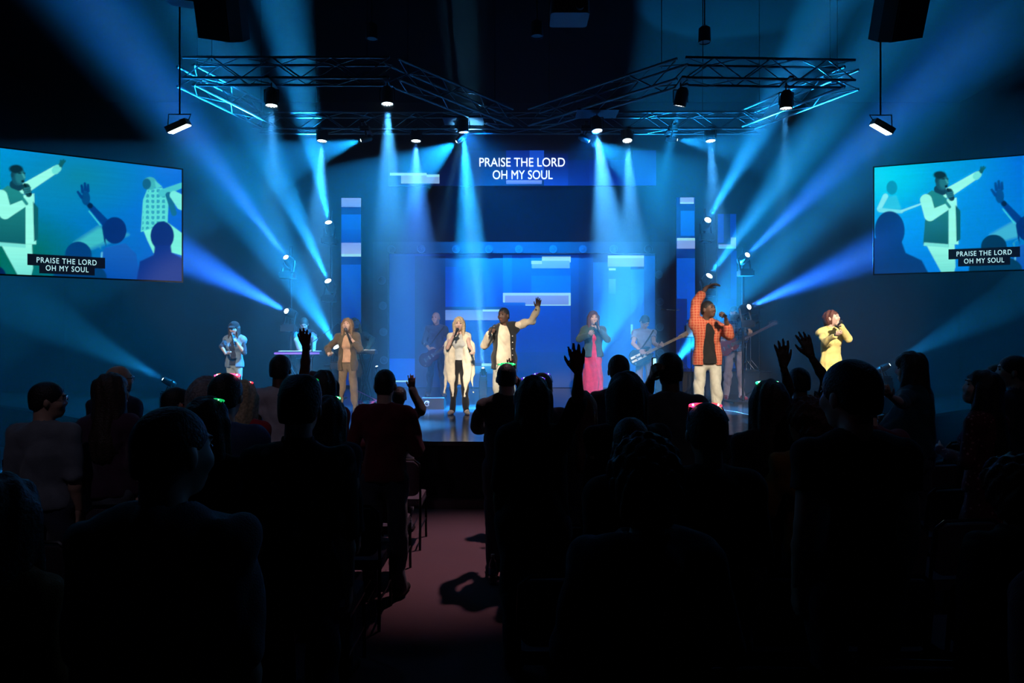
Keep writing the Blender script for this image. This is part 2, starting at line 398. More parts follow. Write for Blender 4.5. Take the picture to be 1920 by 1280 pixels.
def sculpt(name, fields, m, parent, off):
    """fields -> ONE smooth mesh, moved so that it sits relative to its parent's base point"""
    vs, qs, n = [], [], 0
    for f in (fields if isinstance(fields, (list,tuple)) else [fields]):
        v, q = f.mesh()
        if len(v) == 0: continue
        vs.append(v); qs.append(q+n); n += len(v)
    V = np.concatenate(vs)-np.array(off); Q = np.concatenate(qs)
    me = bpy.data.meshes.new(name); me.vertices.add(len(V)); me.vertices.foreach_set('co', V.astype(np.float32).ravel())
    me.loops.add(len(Q)*4); me.loops.foreach_set('vertex_index', Q.astype(np.int32).ravel())
    me.polygons.add(len(Q)); me.polygons.foreach_set('loop_start', np.arange(0, len(Q)*4, 4, dtype=np.int32))
    me.polygons.foreach_set('use_smooth', np.ones(len(Q), bool)); me.update(calc_edges=True)
    return link(name, me, m, parent)
# ================================================================ people
def vec(*a): return Vector(a)
def ray_reach(prev, px, py, L, side=-1):
    """the point under pixel (px, py) that lies L away from prev (side -1: nearer to the viewer)"""
    C = Vector((0,0,HC)); d = Vector(((px-960)/F, 1, -(py-HZ)/F)); d.normalize()
    o = C-prev; b = o.dot(d); c = o.dot(o)-L*L; disc = b*b-c
    if disc <= 0:
        q = C+d*(-b); return prev+(q-prev).normalized()*L
    return C+d*(-b+(math.sqrt(disc)*side))
def rotz(v, a): return Matrix.Rotation(a, 3, 'Z') @ Vector(v)
def hand_field(w, d, nrm, thumb, curl=.25, spread=.5, s=1.0, h=.006, grip=0):
    """five fingered hand from wrist w along d, palm facing nrm, thumb on side 'thumb' (+1/-1 of d x nrm)"""
    w = Vector(w); d = Vector(d).normalized(); nrm = Vector(nrm); nrm = (nrm-d*nrm.dot(d)).normalized(); a = d.cross(nrm)*thumb   # a: towards the thumb
    f = Field(w-Vector((.23,)*3)*s, w+Vector((.23,)*3)*s, h)
    mcp = []
    for i,(u,l) in enumerate(((.030,.088),(.010,.092),(-.010,.088),(-.029,.080))): mcp.append(w+a*u*s+d*l*s)
    f.cone(w-d*.03*s, w+d*.015*s, .023*s, .021*s, .01, flat=(nrm,.72))
    for i,m in enumerate(mcp): f.cone(w+d*.012*s+a*(.012-.008*i)*s, m, .0165*s, .0125*s, .012, flat=(nrm,.85))
    lens = ((.042,.026,.021),(.047,.030,.022),(.043,.028,.021),(.034,.021,.019))
    for i,m in enumerate(mcp):
        sp = (1.5-i)*.13*spread; dd = (d*math.cos(sp)+a*math.sin(sp)).normalized(); p = m; c = curl*(1+.18*i) if not grip else grip
        ang = c*.7
        for j,L in enumerate(lens[i]):
            q = p+(dd*math.cos(ang)+nrm*math.sin(ang))*L*s
            f.cone(p, q, (.0112-.0010*j)*s, (.0106-.0012*j)*s, .006); p = q; ang += c
    t0 = w+d*.022*s+a*.020*s; sp = .75 if not grip else .35
    t1 = t0+(d*math.cos(sp)+a*math.sin(sp)*.9+nrm*(.25+.5*(grip>0))).normalized()*.044*s
    t2 = t1+(d*.95+a*(.45 if not grip else -.1)+nrm*(.2+.9*(grip>0))).normalized()*.034*s
    t3 = t2+(d*1+a*(.25 if not grip else -.6)+nrm*(.25+.5*(grip>0))).normalized()*.026*s
    f.cone(t0, t1, .0165*s, .0125*s, .012); f.cone(t1, t2, .0115*s, .0100*s, .005); f.cone(t2, t3, .0098*s, .0078*s, .004)
    return f
SKIN_D = cmat('deep_brown_skin', (.115,.055,.034), .5, noise=.15, nscale=20); SKIN_L = cmat('light_skin', (.66,.42,.33), .5, noise=.1, nscale=20)
SKIN_M = cmat('tan_skin', (.50,.30,.21), .5, noise=.1, nscale=20)
EYEM = cmat('dark_eye', (.01,.008,.007), .2); LIPM = cmat('lip', (.30,.08,.07), .5); EYEW = cmat('eye_white', (.7,.7,.7), .3)
def hair_mat(n, c): return cmat(n, c, .55, noise=.45, nscale=60, bump=.6, bscale=90)
H_BLK = hair_mat('black_hair', (.012,.010,.010)); H_BRN = hair_mat('brown_hair', (.05,.028,.018)); H_LBR = hair_mat('honey_brown_hair', (.30,.17,.085))
H_BLD = hair_mat('blonde_hair', (.62,.46,.27)); H_RED = hair_mat('auburn_hair', (.13,.04,.03)); H_GRY = hair_mat('grey_hair', (.25,.25,.26))
def cloth(n, c, **k):
    k.setdefault('noise', .18); return cmat(n, c, .85, nscale=14, bump=.4, bscale=220, sheen=.15, spec=.2, **k)

def person(name, label, Y, px, top, base=0.0, H=None, yaw=180, head=(180,0,0), build=1.0, fem=False, skin=SKIN_L, h=.011,
           arms=None, hair=('short', H_BRN), shirt=None, sleeves='short', sleeve_mat=None, jacket=None, trousers=None, skirt=None,
           shoes=RUB, lean=(0,0), group=None, face=True, legs=True, feet=None, headscale=1.0, handh=.007, collar=False,
           hem=None, open_w=.09, jacket_hem=None, tilt=0, cardigan=False, tee=None, wrinkle=.0085, glasses=None, cap=None, legspread=.09, handscale=1.0):
    """one standing figure; joints are placed under the given pixels at depth Y. yaw/head[0]: facing, degrees, 0 = towards the stage, 180 = towards the seats"""
    if H is None: H = HC-(top-HZ)/F*Y-base
    s = H/1.75; B = Vector(((px-960)/F*Y, Y, base)); root = empty(name, B); tag(root, label, 'person', group)
    yr = R(yaw); fw = rotz((0,1,0), yr); rt = rotz((1,0,0), yr)
    ln = Vector((lean[0], lean[1], 0))
    def pt(x, y, z):    # body coordinates (right, forward, up in metres for H=1.75), leaning above the hips
        k = max(0, (z-.92)/.6); return B+rt*x*s+fw*y*s+vec(0,0,z*s)+ln*k
    sw = (.148 if fem else .170)*(.65+.35*build); g = build*(.90 if fem else 1.0)
    hipc = pt(0,0,.93); chest = pt(0,0,1.30); neck = pt(0,-.012,1.47); headc = pt(0,.02,1.625)
    tv = rt*math.cos(R(tilt))+vec(0,0,1)*math.sin(R(tilt))
    shc = pt(0,-.01,1.405); SH = {+1: shc+tv*sw*s, -1: shc-tv*sw*s}
    # which arm is which on the picture: +1 = body's right hand side
    UA, FA = .285*s, .255*s
    A = {}
    for sd in (1,-1):
        spec = (arms or {}).get(sd)
        if spec is None:      # hanging arm, slightly bent
            e = SH[sd]+(rt*sd*.10+fw*-.03+vec(0,0,-1)).normalized()*UA; w = e+(rt*sd*.02+fw*.22+vec(0,0,-1)).normalized()*FA
            A[sd] = dict(e=e, w=w, d=(fw*.15+vec(0,0,-1)).normalized(), n=-rt*sd, curl=.35, spread=.2, grip=0, th=None)
        elif spec == 'front':  # hands held together in front of the chest, hidden from behind
            e = SH[sd]+(rt*sd*.28+fw*.10+vec(0,0,-1)).normalized()*UA; w = e+(rt*sd*-.45+fw*.9+vec(0,0,.15)).normalized()*FA
            A[sd] = dict(e=e, w=w, d=(fw*.6-rt*sd*.6).normalized(), n=-rt*sd, curl=.5, spread=.1, grip=0, th=None)
        else:
            e = ray_reach(SH[sd], *spec['e'], UA, spec.get('es',-1)); w = ray_reach(e, *spec['w'], FA, spec.get('ws',-1))
            if 'f' in spec: d = (ray_reach(w, *spec['f'], .18*s, spec.get('fs',-1))-w).normalized()
            else: d = (w-e).normalized()
            n = spec.get('n', (0,-1,0)); A[sd] = dict(e=e, w=w, d=d, n=Vector(n), curl=spec.get('curl',.2), spread=spec.get('spread',.8), grip=spec.get('grip',0), th=spec.get('th'))
    # ---- legs
    K = {}
    for sd in (1,-1):
        hp = pt(sd*.085*g, 0, .90)
        if feet and sd in feet:
            fx, fy, fY = feet[sd]; an = Vector(((fx-960)/F*fY, fY, base+.08*s))
        else: an = pt(sd*(legspread+.02), -.01, .08)
        mid = (hp+an)/2+fw*.03*s; kn = Vector((mid.x, mid.y, hp.z*.46+an.z*.54)) ; K[sd] = (hp, kn, an)
    # ---- bounds
    allp = [B, pt(0,0,1.8)]+[A[i][q] for i in A for q in ('e','w')]+[SH[1],SH[-1]]+[p for i in K for p in K[i]]
    lo = Vector([min(p[i] for p in allp) for i in range(3)])-Vector((.22,.22,.05)); hi = Vector([max(p[i] for p in allp) for i in range(3)])+Vector((.22,.22,.10))
    # ---- head frame
    hy = R(head[0]); M = Matrix.Rotation(hy,3,'Z') @ Matrix.Rotation(R(head[1]),3,'X') @ Matrix.Rotation(R(head[2]),3,'Y')
    hx, hf, hu = M.col[0], M.col[1], M.col[2]; q = s*1.02*headscale; hc = neck+(headc-neck)*1.0+hf*.012*q
    hp = lambda x,y,z: hc+hx*x*q+hf*y*q+hu*z*q
    bare_legs = skirt is not None and False
    zlo = .80*s+base if not bare_legs else lo.z
    f = Field((lo.x,lo.y,zlo), hi, h); 
    f.ell(hp(0,-.008,.030), (.076*q,.096*q,.090*q), .01, M); f.ell(hp(0,.022,-.030), (.060*q,.072*q,.085*q), .03, M)
    f.cone(hp(0,.052,-.088), hp(0,.060,-.092), .026*q, .022*q, .03)
    f.cone(hp(0,-.035,-.05), neck-vec(0,0,.04*s), .054*s*(.85 if fem else 1)*(.8+.2*build), .062*s*(.85 if fem else 1), .03)
    if face:
        f.cone(hp(0,.086,.016), hp(0,.102,-.020), .008*q, .011*q, .016); f.cone(hp(-.011,.092,-.024), hp(.011,.092,-.024), .009*q, .009*q, .012)
        for sd in (1,-1): f.ell(hp(sd*.031,.098,.012), (.017*q,.014*q,.011*q), .012, M, 'sub'); f.ell(hp(sd*.038,.066,-.025), (.022*q,.020*q,.022*q), .03, M)
        f.cone(hp(-.03,.086,.034), hp(.03,.086,.034), .010*q, .010*q, .012); f.cone(hp(-.010,.084,-.070), hp(.010,.084,-.070), .009*q, .009*q, .018)
        f.ell(hp(0,.098,-.055), (.017*q,.016*q,.014*q if face == 'sing' else .006*q), .004, M, 'sub')
    for sd in (1,-1): f.ell(hp(sd*.079,-.008,-.008), (.011*q,.020*q,.032*q), .008, M)
    # torso core + arms
    f.cone(pt(0,0,1.02), pt(0,0,1.30), .085*s*g, .098*s*g, .03, flat=(fw,.7)); f.cone(SH[-1], SH[1], .040*s, .040*s, .05)
    f.cone(pt(0,-.012,1.44), shc, .05*s, .06*s, .04)
    ab = (.9+.1*build)*(.82 if fem else 1.0)
    for sd in (1,-1):
        a = A[sd]; f.cone(SH[sd], a['e'], .050*s*ab, .040*s*ab, .02); f.cone(a['e'], a['e']*.65+a['w']*.35, .039*s*ab, .040*s*ab, .015); f.cone(a['e']*.65+a['w']*.35, a['w'], .040*s*ab, .025*s*ab, .015)
    fl = [f]
    for sd in (1,-1):
        a = A[sd]; th = a['th']
        if th is None:
            n = a['n']; ax = a['d'].cross(n); th = -sd if ax.dot(rt) > 0 else sd   # thumb towards the body's midline by default
            if a['d'].z > .3: th = (-sd if ax.dot(rt) > 0 else sd) 
        fl.append(hand_field(a['w'], a['d'], a['n'], th, a['curl'], a['spread'], s*(.86 if fem else 1)*handscale, handh, a['grip']))
    sculpt('body', fl, skin, root, B)
    if face:
        e = MB()
        for sd in (1,-1): e.ell(hp(sd*.031,.083,.012), (.013*q,.008*q,.007*q), 8, 6, M)
        e.build('eyes', EYEM, root).matrix_parent_inverse = Matrix.Translation(-B)
        e = MB()
        for sd in (1,-1): e.cyl(hp(sd*.016,.096,.036), hp(sd*.048,.080,.038), .0055*q, .003*q, 6)
        e.build('eyebrows', H_BLK if skin is SKIN_D else H_BRN, root).matrix_parent_inverse = Matrix.Translation(-B)
        e = MB(); op = .013 if face == 'sing' else .004
        e.ell(hp(0,.081,-.052), (.017*q,.009*q,op*1.2*q), 10, 6, M); e.build('lips', LIPM, root).matrix_parent_inverse = Matrix.Translation(-B)
    # ---- hair
    kind, hm = hair
    if kind != 'bald':
        hb = (hc-Vector((.3,.3,.75))*s, hc+Vector((.3,.3,.25))*s)
        if kind in ('short','crop','flat'): hb = (hc-Vector((.2,.2,.2))*s, hc+Vector((.2,.2,.22))*s)
        F2 = Field(*hb, h)
        t = {'crop': .004,'short': .010,'flat': .012,'curly': .026,'long': .014,'bob': .018,'pony': .008,'vol': .024}[kind]
        F2.ell(hp(0,-.014,.036), ((.076+t)*q,(.096+t)*q,(.088+t)*q), .01, M); F2.ell(hp(0,-.040,-.02), ((.072+t*.8)*q,(.066+t)*q,(.075+t)*q), .02, M)
        if kind == 'flat': F2.cone(hp(-.028,-.005,.092), hp(.028,-.005,.092), .046*q, .046*q, .04)
        if kind == 'curly': F2.folds(.010, 3, (110,110,110))
        # clear the face
        F2.ell(hp(0,.105,-.028), (.066*q,.072*q,.088*q), .01, M, 'sub')
        if kind in ('crop','short','flat'):
            F2.plane(hp(0,0,-.055-.0), -hu); F2.ell(hp(0,-.0,-.10), (.2*q,.075*q,.085*q), .01, M, 'sub')
        if kind in ('long','bob','vol','pony'):
            Ln = {'long': .42,'bob': .20,'vol': .34,'pony': .10}[kind]
            if kind != 'pony':
                for sd in (1,-1):
                    F2.cone(hp(sd*.070,-.01,.02), neck+rt*sd*.075*s-fw*.02*s-vec(0,0,(Ln-.16)*s), .030*q+t*.6, .034*s, .03)
                    F2.cone(hp(sd*.078,.02,.0), neck+rt*sd*.085*s+fw*(.05+.04*(kind!='bob'))*s-vec(0,0,(Ln-.20)*s), .020*q+t*.4, .022*s, .03)
                F2.cone(hp(0,-.06,.02), neck-fw*.075*s-vec(0,0,(Ln-.14)*s), .055*q+t, .050*s+t, .04, flat=(fw,.75)); F2.cone(hp(0,-.05,-.02), neck-fw*.070*s-vec(0,0,(Ln-.22)*s), .075*q, .075*s, .04, flat=(fw,.6))
            else:
                a0 = hp(0,-.11,.05); F2.ell(a0, (.035*q,)*3, .02); F2.cone(a0, neck-fw*.10*s-vec(0,0,.25*s)-rt*.02, .030*q, .016*q, .02)
            F2.folds(.006, int(px), (70,70,8))
        sculpt('hair', F2, hm, root, B)
    # ---- garments
    def torso(F3, ex, zb, flare=0):
        F3.cone(pt(0,0,1.33), pt(0,.0,1.10), (.132*g+ex)*s, (.118*g+ex)*s, .05, flat=(fw,.72)); F3.cone(pt(0,0,1.10), pt(0,0,.95), (.118*g+ex)*s, (.142*g+ex+flare)*s, .05, flat=(fw,.76)); F3.cone(pt(0,0,.95), pt(0,0,zb-.1), (.142*g+ex+flare)*s, (.150*g+ex+flare*1.5)*s, .03, flat=(fw,.80))
        F3.cone(pt(0,0,1.30), shc-vec(0,0,.02), (.128*g+ex)*s, (.080+ex)*s, .06, flat=(fw,.72))
        if build > 1.15: F3.ell(pt(0,.05*g,1.10), (.15*g*s,.13*g*s,.17*s), .06)
        if fem:
            for sd in (1,-1): F3.ell(pt(sd*.068,.085,1.27), ((.062+ex*.6)*s,(.052+ex*.6)*s,(.060+ex*.5)*s), .04)
        F3.cone(SH[-1]-vec(0,0,.012), SH[1]-vec(0,0,.012), (.050+ex)*s, (.050+ex)*s, .06)
        for sd in (1,-1): F3.cone(neck-vec(0,0,.035*s), SH[sd]-vec(0,0,.0), (.050+ex)*s, (.040+ex)*s, .05)
    def sleeve(F3, ex, kind, sides=(1,-1)):
        for sd in sides:
            a = A[sd]; e, w = a['e'], a['w']
            if kind == 'none': continue
            if kind == 'short': b = SH[sd].lerp(e, .62); F3.cone(SH[sd], b, (.054*ab+ex)*s, (.058*ab+ex)*s, .03)
            elif kind == 'half': F3.cone(SH[sd], e, (.054*ab+ex)*s, (.050*ab+ex)*s, .03)
            else:
                b = w if kind == 'long' else e.lerp(w, .45)
                F3.cone(SH[sd], e, (.054*ab+ex)*s, (.046*ab+ex)*s, .03); F3.cone(e, b, (.048*ab+ex)*s, ((.036 if kind == 'long' else .046)*ab+ex)*s, .02)
    def neckcut(F3, zc, w=.062): F3.cone(neck+vec(0,0,.03*s)+fw*.02*s, neck+vec(0,0,.30*s), w*s, w*1.2*s, 0, op='sub')
    hemz = (hem if hem is not None else .90)
    if shirt is not None:
        F3 = Field((lo.x,lo.y,base+(hemz-.05)*s), hi, h); torso(F3, .008, hemz-.08); sleeve(F3, .006, sleeves, (1,-1) if sleeve_mat is None else ())
        F3.folds(wrinkle, int(px)); F3.plane((0,0,base+hemz*s), (0,0,-1)); 
        for sd in (1,-1):
            if sleeves == 'short' and sleeve_mat is None:
                dd = (A[sd]['e']-SH[sd]).normalized(); F3.cone(SH[sd].lerp(A[sd]['e'],.62)+dd*.035, SH[sd].lerp(A[sd]['e'],.62)+dd*.20, .085*s, .085*s, 0, op='sub')
        neckcut(F3, 0, .064 if not fem else .074)
        sculpt('shirt', F3, shirt, root, B)
        if sleeve_mat is not None:
            F3 = Field((lo.x,lo.y,base+.7*s), hi, h); sleeve(F3, .010, sleeves); F3.folds(wrinkle, int(px)+1); sculpt('sleeves', F3, sleeve_mat, root, B)
        if collar:
            F3 = Field(neck-Vector((.16,)*3), neck+Vector((.16,)*3), h*.8); c = neck-vec(0,0,.005)
            F3.cone(c-vec(0,0,.02), c+vec(0,0,.022), .080*s, .070*s, .01, flat=(fw,.9)); F3.cone(c-vec(0,0,.0), c+vec(0,0,.12), .062*s, .060*s, .0, flat=(fw,.9), op='sub'); F3.cone(c+fw*.12*s-vec(0,0,.03), c+fw*.06*s+vec(0,0,.1), .022*s, .045*s, 0, op='sub')
            sculpt('collar', F3, shirt, root, B)
    if jacket is not None:
        jm, jl, jh = jacket[0], jacket[1], jacket[2]; jsm = jacket[3] if len(jacket) > 3 else None
        F3 = Field((lo.x,lo.y,base+(jh-.1)*s), hi, h)
        torso(F3, .030, jh-.08, .010)
        if jsm is None: sleeve(F3, .016, jl)
        # hollow it and open the front
        neckcut(F3, 0, .072)
        for zz, ww in ((1.45,open_w*.75),(1.2,open_w),(.95,open_w*1.15),(jh-.1,open_w*1.25)):
            pass
        for z0, z1, w0, w1 in ((1.55,1.2,open_w*.7,open_w),(1.2,jh-.15,open_w,open_w*1.2)):
            F3.cone(pt(0,.20,z0), pt(0,.20,z1), w0*s, w1*s, 0, flat=(fw,2.0), op='sub')
        F3.folds(wrinkle*.8, int(px)+7); F3.plane((0,0,base+jh*s), (0,0,-1), (shc.x-.30*s, lo.y, base), (shc.x+.30*s, hi.y, base+jh*s+.01))
        sculpt('jacket', F3, jm, root, B)
        if jsm is not None:
            F3 = Field((lo.x,lo.y,base+.7*s), hi, h); sleeve(F3, .009, jl); F3.folds(wrinkle*1.3, int(px)+1); sculpt('jacket_sleeves', F3, jsm, root, B)
    if legs and trousers is not None:
        F3 = Field((lo.x,lo.y,base), (hi.x,hi.y,base+1.12*s), h)
        F3.cone(pt(0,0,1.03), pt(0,-.005,.93), .116*g*s, .136*g*s, .03, flat=(fw,.74))
        for sd in (1,-1):
            a,b,c = K[sd]; F3.cone(a, b, .080*s*g, .064*s*(.5+.5*g), .04); F3.cone(b, c-vec(0,0,.02), .064*s*(.5+.5*g), .052*s, .03)
        F3.folds(wrinkle*1.1, int(px)+3, (24,24,16)); F3.plane((0,0,base+.035*s), (0,0,-1)); F3.plane((0,0,base+1.03*s), (0,0,1)); sculpt('trousers', F3, trousers, root, B)
    if skirt is not None:
        sm, z0, z1, w1 = skirt; F3 = Field((lo.x-.1,lo.y-.1,base+z1*s-.05), (hi.x+.1,hi.y+.1,base+1.12*s), h)
        F3.cone(pt(0,0,z0), pt(0,-.01,.93), .112*g*s, .142*g*s, .03, flat=(fw,.76)); F3.cone(pt(0,-.01,.93), pt(0,0,z1-.1), .142*g*s, w1*s, .05, flat=(fw,.8))
        F3.folds(.014, int(px)+5, (36,36,3)); F3.plane((0,0,base+z1*s), (0,0,-1)); sculpt('skirt', F3, sm, root, B)
    for sd in (1,-1):
        an = K[sd][2]; F3 = Field(an-Vector((.25,.25,.12))*s, an+Vector((.25,.25,.12))*s, h)
        th = fw*.93+rt*sd*.25; F3.cone(an-fw*.03*s-vec(0,0,.038*s), an+th*.15*s-vec(0,0,.048*s), .042*s, .036*s, .02); F3.cone(an-vec(0,0,.02*s), an+th*.03*s-vec(0,0,.03*s), .042*s, .045*s, .03)
        F3.plane((0,0,base+.004), (0,0,-1)); sculpt('shoe', F3, shoes, root, B)
    info = dict(root=root, B=B, s=s, hp=hp, M=M, q=q, A=A, pt=pt, fw=fw, rt=rt, K=K, neck=neck, SH=SH)
    if cap is not None:
        F3 = Field(hc-Vector((.25,)*3), hc+Vector((.25,)*3), h*.8); F3.ell(hp(0,-.012,.045), (.101*q,.121*q,.098*q), .01, M); F3.plane(hp(0,0,.045), -hu)
        F3.cone(hp(-.035,.11,.050), hp(-.03,.175,.040), .024*q, .018*q, .0, flat=(hu,.35)); F3.cone(hp(.035,.11,.050), hp(.03,.175,.040), .022*q, .016*q, .02, flat=(hu,.35)); F3.cone(hp(0,.10,.052), hp(0,.175,.042), .03*q, .02*q, .02, flat=(hu,.35))
        sculpt('cap', F3, cap, root, B)
    return info
# ================================================================ screens
def lin(c): c = c/255.0; return c/12.92 if c <= .04045 else ((c+.055)/1.055)**2.4
def L3(r,g,b): return (lin(r),lin(g),lin(b))
def color_quads(name, quads, m, parent, strength=None):
    """quads: (4 corner points, 4 corner colours) -> one flat emissive picture"""
    vs, fs, cs = [], [], []
    for pts, cols in quads:
        n = len(vs); vs += [tuple(p) for p in pts]; fs.append((n,n+1,n+2,n+3)); cs += cols
    me = bpy.data.meshes.new(name); me.from_pydata(vs, [], fs)
    ca = me.color_attributes.new('Col', 'FLOAT_COLOR', 'POINT'); ca.data.foreach_set('color', np.array([(*c,1) for c in cs], np.float32).ravel())
    return link(name, me, m, parent)
LEDM = vcmat('led_wall_picture', .8)
def led_wall(name, label, x0, y0, x1, y1, Y, rects, grp='blue led wall sections behind the band'):
    a = P(x0,y1,Y); b = P(x1,y0,Y); base = Vector(((a.x+b.x)/2, Y, a.z)); root = empty(name, base); tag(root, label, 'led screen', grp)
    MB().box((0,.05,(b.z-a.z)/2), (b.x-a.x,.09,b.z-a.z)).build('cabinet', BLACK, root)
    Q = []
    for i,(rx0,ry0,rx1,ry1,c0,c1) in enumerate([(x0,y0,x1,y1,rects[0],rects[1])]+rects[2:]):
        rx0 = max(rx0,x0); rx1 = min(rx1,x1); ry0 = max(ry0,y0); ry1 = min(ry1,y1)
        yy = Y-.002-.0012*i
        tl, tr, br, bl = [P(px,py,Y)-base for px,py in ((rx0,ry0),(rx1,ry0),(rx1,ry1),(rx0,ry1))]
        for p in (tl,tr,br,bl): p.y = -.002-.0012*i
        t = L3(*c0); u = L3(*c1); Q.append(((bl,br,tr,tl), [u,u,t,t]))
    color_quads('led_picture', Q, LEDM, root); return root
LY = 17.6
D1=(0,24,90); LT=(140,180,250); CW=(170,245,255)
led_wall('led_wall','wide blue led header above the stage showing the song words', 728,282,1230,348,LY,
 [(2,8,40),(4,20,80),(731,324,800,329,CW,CW),(752,329,824,344,LT,(150,200,255)),(800,327,824,332,CW,CW),
  (949,282,993,325,(6,30,150),(10,50,180)),(993,282,1020,325,(20,80,220),(24,90,235)),(949,325,1020,338,(10,50,190),(12,60,200)),(949,338,1016,345,LT,(90,140,245)),
  (1020,288,1065,348,(4,10,90),(10,50,190)),(1020,318,1065,348,(8,40,150),(14,70,220)),(1065,300,1105,348,(4,14,100),(8,40,170)),(1105,300,1186,348,(6,20,120),(10,60,190)),(1186,282,1230,348,(6,30,130),(14,80,210))])
led_wall('led_wall','left tall blue led column with white and cyan bars', 640,371,677,722,LY,
 [(0,90,220),(0,50,150),(640,371,677,388,LT,(120,175,255)),(640,388,677,402,(0,40,140),(0,50,160)),(640,402,677,430,(0,110,245),(0,100,230)),(640,430,677,455,(0,90,225),(0,60,190)),(640,455,677,476,(140,170,250),(160,195,255)),(640,476,677,481,CW,CW),
  (640,481,677,496,(0,40,140),(0,50,160)),(640,496,677,620,(0,95,230),(0,60,170))])
led_wall('led_wall','middle-right tall led column with two white bars beside the drums', 1268,370,1303,722,LY,
 [(0,50,160),(0,40,120),(1275,370,1301,381,LT,(150,200,255)),(1275,379,1301,382,CW,CW),(1276,395,1302,442,(0,130,255),(0,115,245)),(1269,446,1303,451,CW,CW),(1269,451,1303,466,LT,(150,180,250)),(1269,484,1303,560,(0,100,240),(0,90,230)),(1288,530,1303,700,(0,100,245),(0,60,190))])
led_wall('led_wall','rightmost narrow led column with an L shaped white bar', 1345,401,1381,722,LY,
 [(0,30,100),(0,35,110),(1346,401,1357,455,(0,70,200),(0,60,190)),(1369,401,1380,446,(0,60,190),(0,70,200)),(1347,458,1380,466,LT,(90,210,240)),(1370,445,1380,461,LT,LT),(1370,470,1381,560,(0,60,180),(0,50,150)),(1347,560,1380,700,(0,40,130),(0,30,110))])
led_wall('led_wall','large central led wall of blue blocks with pale glitch bars', 730,475,1228,726,LY,
 [(0,36,120),(0,60,150),(730,480,778,672,(0,34,110),(0,60,160)),(730,672,778,712,(0,90,225),(0,100,240)),(730,713,778,716,CW,CW),(778,480,835,726,(0,24,80),(0,34,95)),
  (835,500,943,575,(0,50,180),(0,80,235)),(835,581,962,600,(100,150,245),(130,170,250)),(905,580,962,584,CW,CW),(835,600,962,680,(0,70,200),(0,80,190)),(903,681,926,686,CW,CW),(890,686,926,700,(60,170,230),(20,120,210)),
  (943,478,960,549,(0,95,225),(0,110,240)),(960,478,996,549,(0,60,190),(0,80,220)),(996,478,1070,549,(0,90,220),(0,120,250)),(996,503,1070,517,(0,60,190),(0,80,220)),
  (997,489,1068,503,(120,200,250),(110,185,245)),(1016,481,1084,489,CW,CW),(996,489,1016,495,CW,CW),(1068,489,1084,492,CW,CW),
  (943,549,1070,573,CW,CW),(947,554,1066,571,(140,175,245),(125,165,240)),(943,567,985,573,(20,110,235),(0,90,225)),
  (943,573,1070,660,(0,70,215),(0,90,215)),(943,660,1070,726,(0,90,205),(0,80,170)),(1070,478,1085,726,(0,60,180),(0,60,150)),(1085,478,1112,726,(0,50,150),(0,55,140)),(1112,492,1140,726,(0,100,235),(0,80,190)),
  (1140,500,1182,726,(0,110,240),(0,90,200)),(1139,479,1207,500,(130,200,250),(130,185,245)),(1139,479,1207,484,CW,CW),(1141,503,1154,507,CW,CW),(1141,523,1154,551,(90,160,240),(40,120,240)),(1182,505,1207,640,(0,120,250),(0,110,240)),(1182,640,1207,726,(0,110,230),(0,80,190)),(1207,480,1228,726,(0,90,200),(0,60,150)),(1182,608,1186,626,(120,230,250),(120,230,250))])
TXTM = mat('lit_white_text', (.8,.8,.8), .5, emit=(.9,.97,1), es=1.6)
def text_part(s, m, parent, center, ux, uz, width, height=None, name='lettering', bold=0, spacing=1.0):
    """lettering in the plane of ux (right), uz (up); sized to the given width"""
    c = bpy.data.curves.new(name, 'FONT'); c.body = s; c.align_x = 'CENTER'; c.align_y = 'CENTER'; c.extrude = .002; c.offset = bold; c.space_character = spacing
    o = bpy.data.objects.new(name, c); COL.objects.link(o); bpy.context.view_layer.update()
    w = o.dimensions.x; h = o.dimensions.y
    dg = bpy.context.evaluated_depsgraph_get(); me = bpy.data.meshes.new_from_object(o.evaluated_get(dg)); bpy.data.objects.remove(o)
    n = link(name, me, m, parent); me.materials.clear(); me.materials.append(m)
    k = width/w; ky = k if height is None else height/h
    ux = Vector(ux); uz = Vector(uz); nn = ux.cross(uz)
    V = np.zeros(len(me.vertices)*3, np.float32); me.vertices.foreach_get('co', V); V = V.reshape(-1,3)
    cen = (V.max(0)+V.min(0))/2; V = V-cen
    W_ = V[:,:1]*k*np.array(ux)+V[:,1:2]*ky*np.array(uz)+V[:,2:3]*np.array(nn)+np.array(center)
    me.vertices.foreach_set('co', W_.astype(np.float32).ravel()); me.update(); return n
head = bpy.data.objects['led_wall']; hb = head.location
for t, (x0,x1), yc in (('PRAISE THE LORD',(899,1059),304.5),('OH MY SOUL',(924,1036),328)):
    a = P(x0,yc,LY); b = P(x1,yc,LY); c = (a+b)/2-hb; c.y = -.03
    text_part(t, TXTM, head, c, (1,0,0), (0,0,1), b.x-a.x, 16.5/F*LY, bold=0)
